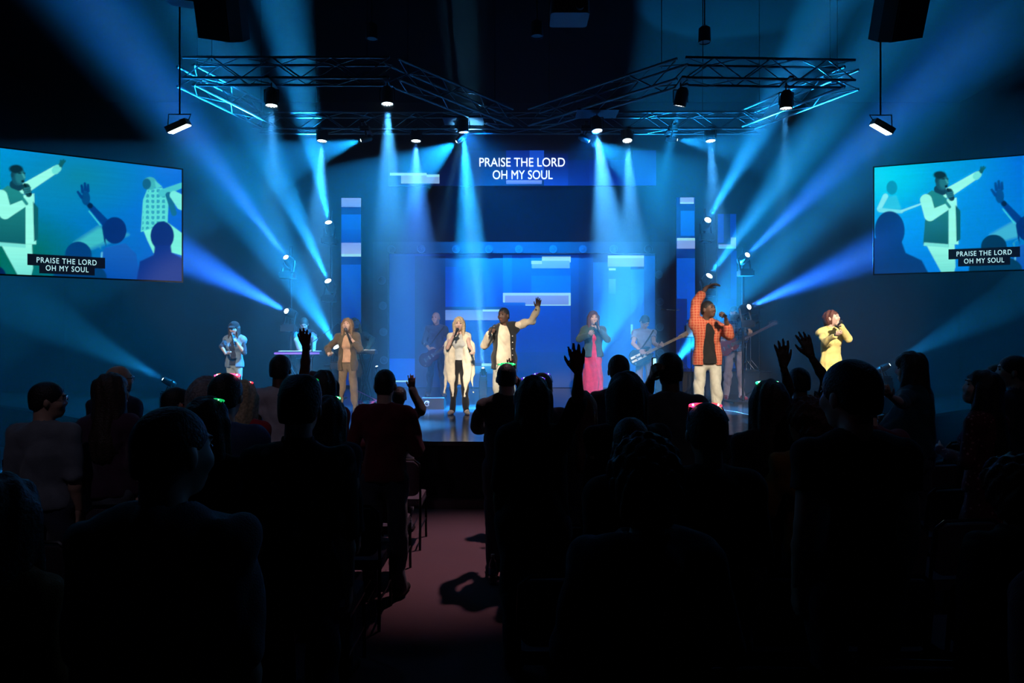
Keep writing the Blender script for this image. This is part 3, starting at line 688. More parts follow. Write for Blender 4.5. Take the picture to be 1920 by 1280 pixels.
# side video screens -------------------------------------------------------------
def smooth(d, w=.9): return np.clip(.5-d/(2*w), 0, 1)
def d_caps(X, Y, a, b, ra, rb):
    px, py = X-a[0], Y-a[1]; dx, dy = b[0]-a[0], b[1]-a[1]; t = np.clip((px*dx+py*dy)/(dx*dx+dy*dy+1e-9), 0, 1)
    return np.hypot(px-dx*t, py-dy*t)-(ra+(rb-ra)*t)
def d_ell(X, Y, c, r): 
    k = np.hypot((X-c[0])/r[0], (Y-c[1])/r[1]); return (k-1)*min(r)
def d_poly(X, Y, pts):
    d = np.full(X.shape, 1e9); ins = np.zeros(X.shape, bool); n = len(pts)
    for i in range(n):
        a = pts[i]; b = pts[(i+1)%n]; d = np.minimum(d, d_caps(X, Y, a, b, 0, 0))
        if a[1] != b[1]:
            c = ((a[1] > Y) != (b[1] > Y)) & (X < (b[0]-a[0])*(Y-a[1])/(b[1]-a[1])+a[0]); ins ^= c
    return np.where(ins, -d, d)
def paint(img, d, col, col2=None, t=None, w=.9):
    m = smooth(d, w)[...,None]; c = np.array(L3(*col))
    if col2 is not None: c = c*(1-t[...,None])+np.array(L3(*col2))*t[...,None]
    img[:] = img*(1-m)+c*m
def singer(img, X, Y, ox, oy, k=1.0, sh=0):
    """the lead singer filmed from the side: jacket with pale sleeves, arm flung up, microphone in hand"""
    p = lambda x,y: (ox+(x)*k, oy+(y)*k)
    PALE=(150,255,235); DK=(10,95,105); MID=(30,140,140)
    paint(img, d_poly(X,Y,[p(0,150),p(58,150),p(60,195),p(48,245),p(20,245),p(30,205)]), PALE, (70,200,200), np.clip((Y-oy-150*k)/(110*k),0,1))
    paint(img, d_poly(X,Y,[p(30,60),p(62,55),p(66,150),p(30,150)]), PALE)
    paint(img, d_poly(X,Y,[p(-8,55),p(12,40),p(40,48),p(46,80),p(46,155),p(-6,150),p(-2,100)]), MID, DK, np.clip((Y-oy-40*k)/(110*k),0,1))
    paint(img, d_poly(X,Y,[p(-4,146),p(46,150),p(46,157),p(-5,153)]), (120,230,220)); paint(img, d_poly(X,Y,[p(60,70),p(70,82),p(70,140),p(62,145)]), DK)
    paint(img, d_caps(X,Y,p(44,46),p(102,10),10*k,7*k), PALE); paint(img, d_caps(X,Y,p(104,9),p(112,2),6*k,4*k), DK); paint(img, d_caps(X,Y,p(102,12),p(106,8),7*k,7*k), (110,230,220)); 
    for e in ((120,-6),(117,-8),(112,-7)): paint(img, d_caps(X,Y,p(112,2),p(*e),3*k,1.6*k), DK)
    paint(img, d_caps(X,Y,p(0,60),p(8,90),12*k,12*k), PALE); paint(img, d_caps(X,Y,p(8,92),p(42,74),11*k,7*k), PALE); paint(img, d_caps(X,Y,p(42,66),p(48,74),3*k,3*k), MID)
    paint(img, d_caps(X,Y,p(24,38),p(34,42),8*k,8*k), (10,62,82)); paint(img, d_ell(X,Y,p(32,22),(13*k,18*k)), (16,84,104)); paint(img, d_ell(X,Y,p(36,24),(9*k,13*k)), (30,118,132), w=2)
    paint(img, d_ell(X,Y,p(28,9),(13*k,8*k)), (6,45,60), w=1.5); paint(img, d_ell(X,Y,p(21,20),(3*k,5*k)), (14,70,88)); paint(img, d_caps(X,Y,p(33,17),p(37,17),1.1*k,1.1*k), (4,40,55)); paint(img, d_caps(X,Y,p(42,17),p(45,17),1*k,1*k), (4,40,55)); paint(img, d_caps(X,Y,p(41,19),p(44,25),1.6*k,1.8*k), (60,165,170))
    paint(img, d_ell(X,Y,p(41,32),(3.2*k,2.4*k)), (2,22,32)); paint(img, d_caps(X,Y,p(47,44),p(52,56),8*k,6*k), (12,70,82)); paint(img, d_caps(X,Y,p(44,38),p(55,56),2.4*k,2.0*k), (4,35,45)); 
    for e in (46,50,54): paint(img, d_caps(X,Y,p(44,e),p(55,e-2),1.6*k,1.4*k), (34,120,130))
def raised_fan(img, X, Y, ox, oy):
    DK=(0,50,130); p = lambda x,y: (ox+x, oy+y)
    paint(img, d_caps(X,Y,p(50,70),p(12,28),8,5), (0,60,140)); paint(img, d_caps(X,Y,p(33,66),p(12,40),1.2,1.0), (60,210,220)); paint(img, d_ell(X,Y,p(6,16),(8,13)), (0,75,140)); paint(img, d_ell(X,Y,p(14,30),(5,5)), (0,30,70))
    for e,f in (((0,4),(-2,-8)),((5,0),(4,-12)),((10,2),(10,-9)),((-2,14),(-9,4))): paint(img, d_caps(X,Y,p(*e),p(*f),3.2,2.2), (0,62,135))
    paint(img, d_poly(X,Y,[p(70,80),p(34,100),p(-6+40,112),p(30,104)]), (40,160,190))
    paint(img, d_ell(X,Y,p(60,76),(22,25)), (0,45,120)); paint(img, d_poly(X,Y,[p(36,70),p(40,60),p(44,106),p(40,96)]), (0,50,120))
    paint(img, d_poly(X,Y,[p(42,108),p(80,100),p(100,120),p(108,170),p(34,170),p(30,130)]), (20,100,190), (0,80,180), np.clip((Y-oy-100)/70,0,1)); paint(img, d_caps(X,Y,p(36,118),p(33,160),1.5,1.5), (90,190,230))
def grab(name, label, c_r, u_dir, width, zb, height, draw, texts, res=(300,168), left=True):
    """video screen: c_r = inner bottom corner (x,y); u_dir = unit direction from the picture's left to its right"""
    u = Vector((u_dir[0], u_dir[1], 0)).normalized(); nrm = Vector((u.y, -u.x, 0))
    c0 = Vector((c_r[0], c_r[1], zb)); c0 = c0-u*width if left else c0
    mid = c0+u*width/2; root = empty(name, mid); tag(root, label, 'video screen', 'side video screens')
    nx, ny = res; i = np.arange(nx+1)/nx; j = np.arange(ny+1)/ny; I, J = np.meshgrid(i, j, indexing='ij')
    PX = c0.x+u.x*width*I; PY = c0.y+u.y*width*I; PZ = zb+height*J
    X = 960+PX/PY*F; Y = HZ+(HC-PZ)/PY*F
    img = np.zeros(X.shape+(3,)); draw(img, X, Y, I, J)
    V = np.stack([PX-mid.x+nrm.x*.012, PY-mid.y+nrm.y*.012, PZ-zb], -1).reshape(-1,3)
    a = (np.arange(nx)[:,None]*(ny+1)+np.arange(ny)[None,:]).ravel(); Q = np.stack([a, a+ny+1, a+ny+2, a+1], 1)
    me = bpy.data.meshes.new('video_picture'); me.from_pydata(V.tolist(), [], Q.tolist())
    ca = me.color_attributes.new('Col', 'FLOAT_COLOR', 'POINT'); ca.data.foreach_set('color', np.concatenate([img, np.ones(X.shape+(1,))], -1).astype(np.float32).ravel())
    link('video_picture', me, vcmat('video_'+name+label[:5], 1.0), root)
    rot = Matrix(((u.x,-u.y*1.0,0),(u.y,u.x,0),(0,0,1)))
    b = MB().box((0,0,height/2), (width+.04,.02,height+.04), rot.to_3x3()); b.build('projection_frame', BLACK, root)
    for t, px0, px1, py, hgt in texts:
        def onp(px, py_):
            k = (px-960)/F; tt = (k*c0.y-c0.x)/(u.x-k*u.y); q = c0+u*tt; q.z = HC-(py_-HZ)/F*q.y; return q
        A_ = onp(px0,py); B_ = onp(px1,py+ (0)); cc = (A_+B_)/2-mid+nrm*.02; cc.z -= 0; w = (Vector((B_.x,B_.y,0))-Vector((A_.x,A_.y,0))).length
        bar = MB().box(cc-nrm*.006, (w*1.30,.003,hgt*2.1), rot.to_3x3()); bar.build('caption_bar', mat('caption_black', (.004,.006,.012), .6, emit=(.002,.004,.012), es=1), root)
        text_part(t, mat('caption_text', (.5,.9,.9), .5, emit=(.55,.95,1), es=1), root, cc, u, (0,0,1), w, hgt, name='caption_lettering', bold=0, spacing=1.15)
    return root
def draw_left(img, X, Y, I, J):
    t = np.clip((X-0)/340, 0, 1)[...,None]; v = np.clip((Y-285)/240, 0, 1)[...,None]
    base = np.array(L3(0,150,215))*(1-t)+np.array(L3(0,118,225))*t; low = np.array(L3(0,118,120))*(1-t)+np.array(L3(0,95,215))*t
    img[:] = base*(1-v)+low*v
    paint(img, d_ell(X,Y,(30,480),(90,60)), (0,110,100), w=40); paint(img, d_ell(X,Y,(150,330),(80,45)), (10,135,170), w=40)
    paint(img, d_poly(X,Y,[(140,455),(185,425),(240,440),(160,470)]), (60,190,200), w=5)
    # singer in plaid at the right
    p = [(262,430),(268,360),(285,352),(316,356),(316,420)]
    paint(img, d_poly(X,Y,[(268,430),(315,418),(345,440),(345,480),(310,470),(288,475),(276,450)]), (120,245,225))
    paint(img, d_poly(X,Y,[(264,435),(268,375),(276,355),(304,352),(316,370),(314,420)]), (90,225,220)); 
    g = (np.sin(X*.62)*.5+.5)*(np.sin(Y*.62)*.5+.5); m = smooth(d_poly(X,Y,[(266,433),(270,377),(278,357),(302,354),(314,372),(312,418)]))[...,None]*.75*(g>.28)[...,None]; img[:] = img*(1-m)+np.array(L3(20,140,185))*m
    paint(img, d_caps(X,Y,(304,362),(342,347),7,5), (70,200,210)); paint(img, d_caps(X,Y,(316,366),(326,400),6,5), (10,110,150)); paint(img, d_caps(X,Y,(326,366),(342,380),8,14), (120,240,230)); paint(img, d_ell(X,Y,(281,344),(13,12)), (60,180,190)); paint(img, d_ell(X,Y,(275,345),(8,10)), (10,100,140)); paint(img, d_poly(X,Y,[(290,338),(304,350),(292,354)]), (80,210,210))
    raised_fan(img, X, Y, 155, 356)
    paint(img, d_ell(X,Y,(147,478),(25,25)), (0,62,130)); paint(img, d_ell(X,Y,(150,520),(50,30)), (0,62,120))
    paint(img, d_ell(X,Y,(304,442),(22,27)), (0,45,125)); paint(img, d_poly(X,Y,[(290,460),(320,460),(322,474),(345,486),(345,530),(255,530),(262,490),(288,478)]), (0,50,140), w=1.5)
    singer(img, X, Y, 2, 308, 1.0); paint(img, d_ell(X,Y,(-8,520),(20,22)), (0,30,90))
def draw_right(img, X, Y, I, J):
    t = np.clip((X-1640)/280, 0, 1)[...,None]; v = np.clip((Y-290)/215, 0, 1)[...,None]
    base = np.array(L3(0,205,240))*(1-t)+np.array(L3(0,110,215))*t; low = np.array(L3(0,130,240))*(1-t)+np.array(L3(0,130,210))*t
    img[:] = base*(1-v)+low*v; paint(img, d_ell(X,Y,(1650,330),(60,40)), (0,215,245), w=30)
    # guitarist
    paint(img, d_ell(X,Y,(1672,352),(10,13)), (0,150,190)); paint(img, d_poly(X,Y,[(1656,372),(1680,366),(1690,392),(1672,400),(1646,398)]), (40,200,235), w=1.5); paint(img, d_caps(X,Y,(1660,368),(1648,392),5,4), (130,240,250)); paint(img, d_caps(X,Y,(1650,394),(1690,397),4,3), (110,230,245)); paint(img, d_caps(X,Y,(1690,396),(1728,382),2.2,1.5), (130,235,245))
    paint(img, d_poly(X,Y,[(1855,440),(1905,412),(1925,420),(1925,440),(1880,452)]), (60,180,215), w=3)
    X2 = X-102; raised_fan(img, X, Y, 1868, 352)
    paint(img, d_ell(X,Y,(1863,462),(24,22)), (0,55,95)); paint(img, d_ell(X,Y,(1866,505),(50,26)), (0,60,100))
    singer(img, X, Y, 1736, 320, .92)
    paint(img, d_ell(X,Y,(1668,432),(28,36)), (0,58,125)); paint(img, d_poly(X,Y,[(1630,445),(1690,452),(1698,474),(1728,488),(1742,515),(1630,515)]), (0,58,125), w=1.5)
u1 = Vector((1.805, 1.14, 0)).normalized()
grab('video_screen','left hanging video screen showing the singer and raised hands', (-4.84,10.0), u1, 2.92, 2.90, 1.63, draw_left,
     [('PRAISE THE LORD',69,181,490,.072),('OH MY SOUL',86,166,504,.072)], left=True)
u2 = Vector((1.795, -.69, 0)).normalized()
grab('video_screen','right hanging video screen showing the singer, arm outstretched', (5.60,10.55), u2, 2.92, 3.06, 1.64, draw_right,
     [('PRAISE THE LORD',1793,1896,474.5,.072),('OH MY SOUL',1807,1882,488.5,.072)], left=False)
# ================================================================ trusses
def truss(pa, pb, zb, zt, w, label):
    a = Vector((pa[0],pa[1],0)); b = Vector((pb[0],pb[1],0)); d = (b-a).normalized(); n = Vector((-d.y,d.x,0)); L = (b-a).length
    root = empty('lighting_truss', ((a.x+b.x)/2,(a.y+b.y)/2,zb)); tag(root, label, 'truss', 'aluminium trusses over the stage'); o = root.location
    for sy in (-1,1):
        for z in (zb,zt):
            q = Vector((0,0,z)); MB().cyl(a+n*sy*w/2+q-o, b+n*sy*w/2+q-o, .022, n=8).build('chord_tube', ALU, root, True)
    k = max(2, int(L/.42)); mb = MB(); c = [MB() for _ in range(4)]
    for i in range(k):
        p = a+d*L*i/k; q = a+d*L*(i+1)/k
        if i%2: p, q = q, p
        for sy in (-1,1): MB().cyl(p+n*sy*w/2+vec(0,0,zb)-o, q+n*sy*w/2+vec(0,0,zt)-o, .0095, n=5).build('lattice_brace', ALU, root)
        for z in (zb,zt): MB().cyl(p-n*w/2+vec(0,0,z)-o, q+n*w/2+vec(0,0,z)-o, .0095, n=5).build('lattice_brace', ALU, root)
    mb = MB()
    for t in (.12,.88):
        p = a+d*L*t; 
        MB().cyl(p+vec(0,0,zt)-o, p+vec(0,0,8.4)-o, .006, n=5).build('hanging_cable', BLKM, root)
    return root
ZB, ZT, TW = 5.90, 6.20, .30
LF, LC, LX, LB = (-4.85,10.2), (-1.80,10.2), (-.10,12.4), (-4.8,12.4)
truss(LF, LC, ZB, ZT, TW, 'front left aluminium box truss, level across the upper left')
truss(LC, LX, ZB, ZT, TW, 'left diagonal truss running back towards the stage centre')
truss((-4.95,10.35), (-4.4,12.4), ZB, ZT, TW, 'outer left truss running back from the front left corner')
RF, RC, RX, RB = (5.1,10.3), (2.55,10.2), (.40,12.4), (4.8,12.4)
truss(RC, RF, ZB, ZT, TW, 'front right aluminium box truss holding a moving light')
truss(RX, RC, ZB, ZT, TW, 'right diagonal truss running forward from the stage centre')
truss((5.2,10.45), (4.3,12.4), ZB, ZT, TW, 'outer right truss running back from the front right corner')
truss((-4.75,12.62), (4.65,12.62), ZB, ZT, TW, 'long rear truss level across the back of the stage')
# ================================================================ lamps
LENSW = mat('lit_lens_white', (.5,.5,.5), .3, emit=(.75,.92,1.0), es=7); LENSC = mat('lit_lens_cyan', (.5,.5,.5), .3, emit=(.45,.8,1.0), es=6)
def frame_to(d):
    return Vector(d).to_track_quat('Z', 'X').to_matrix()
def moving_head(s, t, label, lens=LENSW, r=.075, hang=False, grp='moving heads on stands', base=True):
    k = .6 if r < .05 else 1.0; sp, tp = P(*s), P(*t); d = (tp-sp).normalized(); M = frame_to(d); root = empty('moving_head_light', sp); tag(root, label, 'stage light', grp)
    hb = MB(); hb.lathe([(.06*k,-.22*k),(.095*k,-.18*k),(.10*k,-.05*k),(r+.022*k,.06),(r+.018*k,.075),(r,.075),(r*.98,.05)], 16, M.to_4x4()); hb.build('lamp_head', BLKM, root, True)
    MB().lathe([(r*.97,.052),(r*.9,.068),(r*.5,.078),(.001,.082)], 20, M.to_4x4()).build('lens', lens, root, True)
    up = 1 if not hang else -1; side = Vector((1,0,0)) if abs(d.x) < .9 else Vector((0,1,0))
    side = (side-d*side.dot(d)).normalized(); c = -d*.08*k
    y = MB(); base_c = Vector((0,0,-.26*up*k))
    for sg in (-1,1): y.cyl(c+side*sg*.115*k, base_c+Vector((side.x,side.y,0))*sg*.115*k, .020*k, n=6)
    y.box(base_c, (.26*k,.10*k,.04*k)); y.build('yoke', BLKM, root)
    MB().rbox(base_c-Vector((0,0,.07*up*k)), (.28*k,.24*k,.10*k), .02*k).build('base', BLKM, root)
    if hang: MB().box((0,.22,5.885-sp.z), (.06,.78,.03)).build('hook_clamp', BLKM, root); MB().cyl((0,0,.3), (0,0,5.88-sp.z), .02, n=6).build('clamp_post', BLKM, root)
    elif s[0] in (1256,1104,708,906,314,1660) and (sp.z-.38*k) > ST+.01: MB().rbox((0,0,(ST-sp.z-.38*k)/2), (.30*k,.30*k,(sp.z-.38*k)-ST), .02).build('riser_block', BLACK, root)
    return root
def par(s, t, label, r=.095):
    sp, tp = P(*s), P(*t); d = (tp-sp).normalized(); M = frame_to(d); root = empty('par_light', sp); tag(root, label, 'stage light', 'led par lights under the trusses')
    MB().lathe([(.05,-.20),(r*.8,-.17),(r,-.12),(r,.07),(r-.008,.07),(r-.010,.04)], 18, M.to_4x4()).build('can', BLKM, root, True)
    MB().lathe([(r-.012,.042),(r-.014,.050),(.001,.052)], 18, M.to_4x4()).build('lens', mat('lit_par_lens', (.3,.4,.5), .3, emit=(.6,.9,1), es=6) if 'par_l' not in _mc else _mc['par_l'], root)
    e = []
    for rr, k in ((0,1),(r*.42,6),(r*.78,11)):
        for i in range(k):
            a = 2*math.pi*i/k+rr; e.append(M @ Vector((rr*math.cos(a), rr*math.sin(a), .055)))
    for q in e: MB().ell(q, (.011,.011,.007), 6, 4, M).build('led', LENSW, root)
    y = MB(); top = Vector((0,0,.17)); 
    for sg in (-1,1): y.cyl(Vector((sg*(r+.012),0,-.02)), top+Vector((sg*(r+.012),0,0)), .008, n=5)
    y.cyl(top-Vector((r+.012,0,0)), top+Vector((r+.012,0,0)), .009, n=5); y.cyl(top, Vector((0,0,5.89-sp.z)), .012, n=6); y.build('yoke', BLKM, root)
    MB().box((0,0,5.893-sp.z), (.70 if s[2] in (12.0,11.6) else .06,.42,.03)).build('hook_clamp', BLKM, root)
    return root
fl = ['upper','lower','bottom','small outer upper','small outer lower']
labs = ['topmost glowing head of the inner left light tower','second glowing head down the inner left light tower','lowest glowing head of the inner left tower, behind the singer in the brown jacket',
 'upper blue-beamed head on the outer left light tower','lower blue-beamed head on the outer left light tower','small moving head on the stage floor beside the pedals, beam rising left','floor light behind the blonde singer, white beam straight up','floor light behind the singer in the pink dress, wide beam to the right',
 'floor light left of the drum riser with a wide cyan beam','topmost glowing head of the inner right light tower','second glowing head of the inner right tower, above the raised arm','upper blue-beamed head on the outer right light tower','lower blue-beamed head on the outer right light tower, behind the cymbal stand',
 'low light at far left stage edge beaming over the crowd','low light at far right stage edge beaming past the woman filming']
for (s,t,p_,c,a,b_), lb in zip(FLOOR_HEADS, labs):
    small = s[0] in (708,906,1104,1256); edge_ = s[0] in (314,1660)
    moving_head(s, t, lb, r=(.030 if small else .034 if edge_ else .072 if 600<s[0]<640 or 1320<s[0]<1330 else .055), grp='moving heads around the stage')
labs = ['par light under the front left truss, leftmost','par light under the left end of the diagonal truss','small par light under the right diagonal truss, seen edge on','par light under the front right truss, its diodes visible','bright par light at left centre with a white column of light','bright par light at right centre above the header',
 'rear par light above the inner left tower','rear par light over the white bar of the header','rear par light over the right end of the header','rear par light above the inner right tower']
for (s,t,p_,c,a,b_), lb in zip(PARS, labs): par(s, t, lb)
labs = ['truss head throwing a sharp cone towards the left screen','truss head left of centre throwing a wide cone down left','truss head right of centre throwing a wide cone down right','truss head throwing a sharp cone towards the right screen']
for (s,t,p_,c,a,b_), lb in zip(TRUSS_HEADS, labs): moving_head(s, t, lb, r=.035, hang=True, grp='moving heads under the rear truss')
# towers carrying the heads
def tower(px, Y, ztop, label):
    x = P(px,0,Y).x; root = empty('light_tower', (x,Y+.18,ST)); tag(root, label, 'light stand', 'light towers on the stage')
    MB().rbox((0,0,.012), (.55,.55,.024), .04).build('base_plate', BLKM, root)
    MB().cyl((0,0,.02), (0,0,ztop-ST), .025, n=10).build('pole', BLKM, root, True)
    return root
for px, Y, zt, lb, arms_ in ((617,14.2,4.75,'inner left black light tower with three heads',(4.05,2.85,1.5)),(540,13.4,3.9,'outer left black light tower with two heads',(3.3,2.25)),(1326,14.2,4.8,'inner right black light tower behind the plaid shirt singer',(4.1,2.95)),(1399,13.4,3.9,'outer right black light tower beside the drums',(3.35,2.3))):
    t = tower(px, Y, zt, lb)
    for za in arms_: MB().box((0,-.10,za-ST), (.20,.24,.04)).build('head_bracket', BLKM, t)
# flood lights seen nearly edge-on
for (px,py,Y,tx,tz,sx,lb) in ((337,242,9.2,.45,-.9,1,'bright flood panel hanging above the left screen'),(1651,243,9.4,-.45,-.9,-1,'bright flood panel hanging above the right screen')):
    c = P(px,py,Y); root = empty('flood_light', c); tag(root, lb, 'stage light', 'flood panels above the screens')
    rot = Matrix.Rotation(R(-24 if sx>0 else 30), 3, 'Y') @ Matrix.Rotation(R(14), 3, 'X')
    MB().rbox(rot @ Vector((0,0,.045)), (.30,.20,.08), .02, rot).build('housing', BLKM, root)
    MB().box(rot @ Vector((0,0,0)), (.27,.17,.012), rot).build('light_panel', LENSW, root)
    MB().tube([rot @ Vector((-.15,0,.05)), Vector((-.15,0,.2)), Vector((.15,0,.2)), rot @ Vector((.15,0,.05))], .009).build('bracket', BLKM, root)
    MB().cyl((0,0,.2), (0,0,8.4-c.z), .012, n=6).build('drop_pipe', BLKM, root)
    if not any(l.name == 'x' for l in bpy.data.lights): spot('flood_light_beam', c-Vector((0,.0,.06)), c+rot @ Vector((0,0,-3)), 35, WB, 95, 1, .1)
# ================================================================ portal frame with blinder lamps
root = empty('portal_frame', (P(978,0,17.3).x, 17.3, ST)); tag(root, 'dark portal frame around the central led wall, set with round lamps', 'frame')
o = root.location
def pbox(name, x0,y0,x1,y1,Y,th,parent,m):
    a = P(x0,y1,Y); b = P(x1,y0,Y); a.z = max(a.z, ST)
    return MB().box(((a.x+b.x)/2-parent.location.x, Y-parent.location.y, (a.z+b.z)/2-parent.location.z), (b.x-a.x, th, b.z-a.z)).build(name, m, parent)
PORT = mat('portal_black', (.02,.024,.03), .5)
pbox('lintel', 700,454,1254,475,17.3,.12,root,PORT); pbox('post', 700,475,728,760,17.3,.12,root,PORT); pbox('post', 1229,475,1254,760,17.3,.12,root,PORT)
REFL = mat('lamp_reflector', (.12,.17,.19), .55, .5); GLS = mat('frosted_lens', (.06,.10,.12), .45, spec=.4)
blind = [(734,468),(790,467),(855,467),(917,467),(973,467),(1037,467),(1093,467),(1150,467),(1215,467),(716,526),(718,573),(719,622),(720,675),(1235,515),(1237,566),(1237,613),(1238,662)]
bproto = None
for px, py in blind:
    c = P(px,py,17.2)
    if bproto is None:
        r_ = empty('blinder_lamp', c); tag(r_, 'unlit round blinder lamp fixed on the portal frame', 'lamp', 'round lamps around the portal frame')
        MR = Matrix.Rotation(R(90), 4, 'X')
        MB().lathe([(.055,-.04),(.10,.0),(.104,.02),(.094,.022),(.085,.01)], 20, MR).build('rim', REFL, r_, True)
        MB().lathe([(.086,.008),(.05,.014),(.001,.018)], 20, MR).build('lens', GLS, r_, True); MB().ell((0,-.028,0), (.022,.01,.022), 10, 6).build('bulb', REFL, r_, True); bproto = r_
    else: r_ = dup(bproto); r_.location = c
    w_ = 'top bar' if py < 480 else ('left post' if px < 900 else 'right post')
    row = sorted([b for b in blind if (b[1] < 480) == (py < 480) and ((b[0] < 900) == (px < 900) or py < 480)], key=lambda b: b[0] if py < 480 else b[1]); k = row.index((px,py))
    ordn = ['first','second','third','fourth','fifth','sixth','seventh','eighth','ninth'][k]
    r_['label'] = 'unlit round lamp, %s %s on the portal frame %s' % (ordn, 'from the left' if py < 480 else 'from the top', w_)
# ================================================================ things hung from the ceiling
def hung_speaker(px, Y, z, side, label):
    c = Vector((P(px,0,Y).x, Y, z)); root = empty('hanging_speaker', c); tag(root, label, 'speaker', 'speakers hung over the seats')
    rot = Matrix.Rotation(R(-18*side), 3, 'Z') @ Matrix.Rotation(R(28), 3, 'X') @ Matrix.Rotation(R(14*side), 3, 'Y')
    ring = [(-.22,.21),(.22,.21),(.29,-.04),(.22,-.19),(-.22,-.19),(-.29,-.04)]
    mb = MB().prism(ring, -.36, .36); mb.v = [tuple(rot @ Vector(v)) for v in mb.v]; mb.build('cabinet', mat('speaker_black', (.02,.02,.022), .7, bump=.3), root)
    g = MB().box((0,-.197,0), (.41,.012,.66)); g.v = [tuple(rot @ Vector(v)) for v in g.v]; g.build('grille', mat('speaker_grille', (.012,.012,.014), .5, .3), root)
    for sx in (-.2,.2): MB().cyl(rot @ Vector((sx*.9,0,.34)), (sx,0,8.4-z), .008, n=5).build('hanging_cable', BLKM, root)
hung_speaker(413, 8.2, 6.05, 1, 'black loudspeaker hanging near the ceiling at upper left'); hung_speaker(1690, 8.2, 6.05, -1, 'black loudspeaker hanging near the ceiling at upper right')
root = empty('projector', P(1067,30,9.0)); tag(root, 'dark projector hanging from the ceiling, front and centre', 'projector')
MB().rbox((0,0,.03), (.50,.42,.17), .05).build('casing', mat('projector_grey', (.10,.11,.13), .5), root); MB().cyl((.12,-.2,.02), (.12,-.26,.02), .05, n=14).build('lens', GLS, root); MB().cyl((0,0,.1), (0,0,8.4-root.location.z), .025, n=8).build('drop_pole', BLKM, root)
for px, py, lb in ((697,74,'round ceiling can lamp above the left diagonal truss'),(1007,69,'round ceiling can lamp just left of the projector'),(1321,80,'round ceiling can lamp above the right truss')):
    c = P(px,py,10.6); root = empty('ceiling_can_lamp', c); tag(root, lb, 'ceiling lamp', 'unlit can lamps')
    MB().lathe([(.04,.26),(.09,.22),(.095,.0),(.085,.0),(.08,.03)], 16).build('can', BLKM, root, True); MB().lathe([(.082,.012),(.001,.010)], 16).build('lens', GLS, root)
    MB().cyl((0,0,.25), (0,0,8.4-c.z), .010, n=6).build('drop_rod', BLKM, root)
c = P(345,4,8.6); root = empty('ceiling_work_light', c); tag(root, 'small work light at the top edge above the left screen', 'stage light'); MB().rbox((0,0,.05), (.42,.22,.14), .03, Matrix.Rotation(R(8),3,'Y')).build('housing', BLKM, root); MB().box((.24,-.05,.0), (.03,.12,.16)).build('barn_door', mat('worn_grey_metal', (.45,.5,.58), .4, .5), root); MB().cyl((0,0,.1), (0,0,8.4-c.z), .012, n=6).build('drop_pipe', BLKM, root)
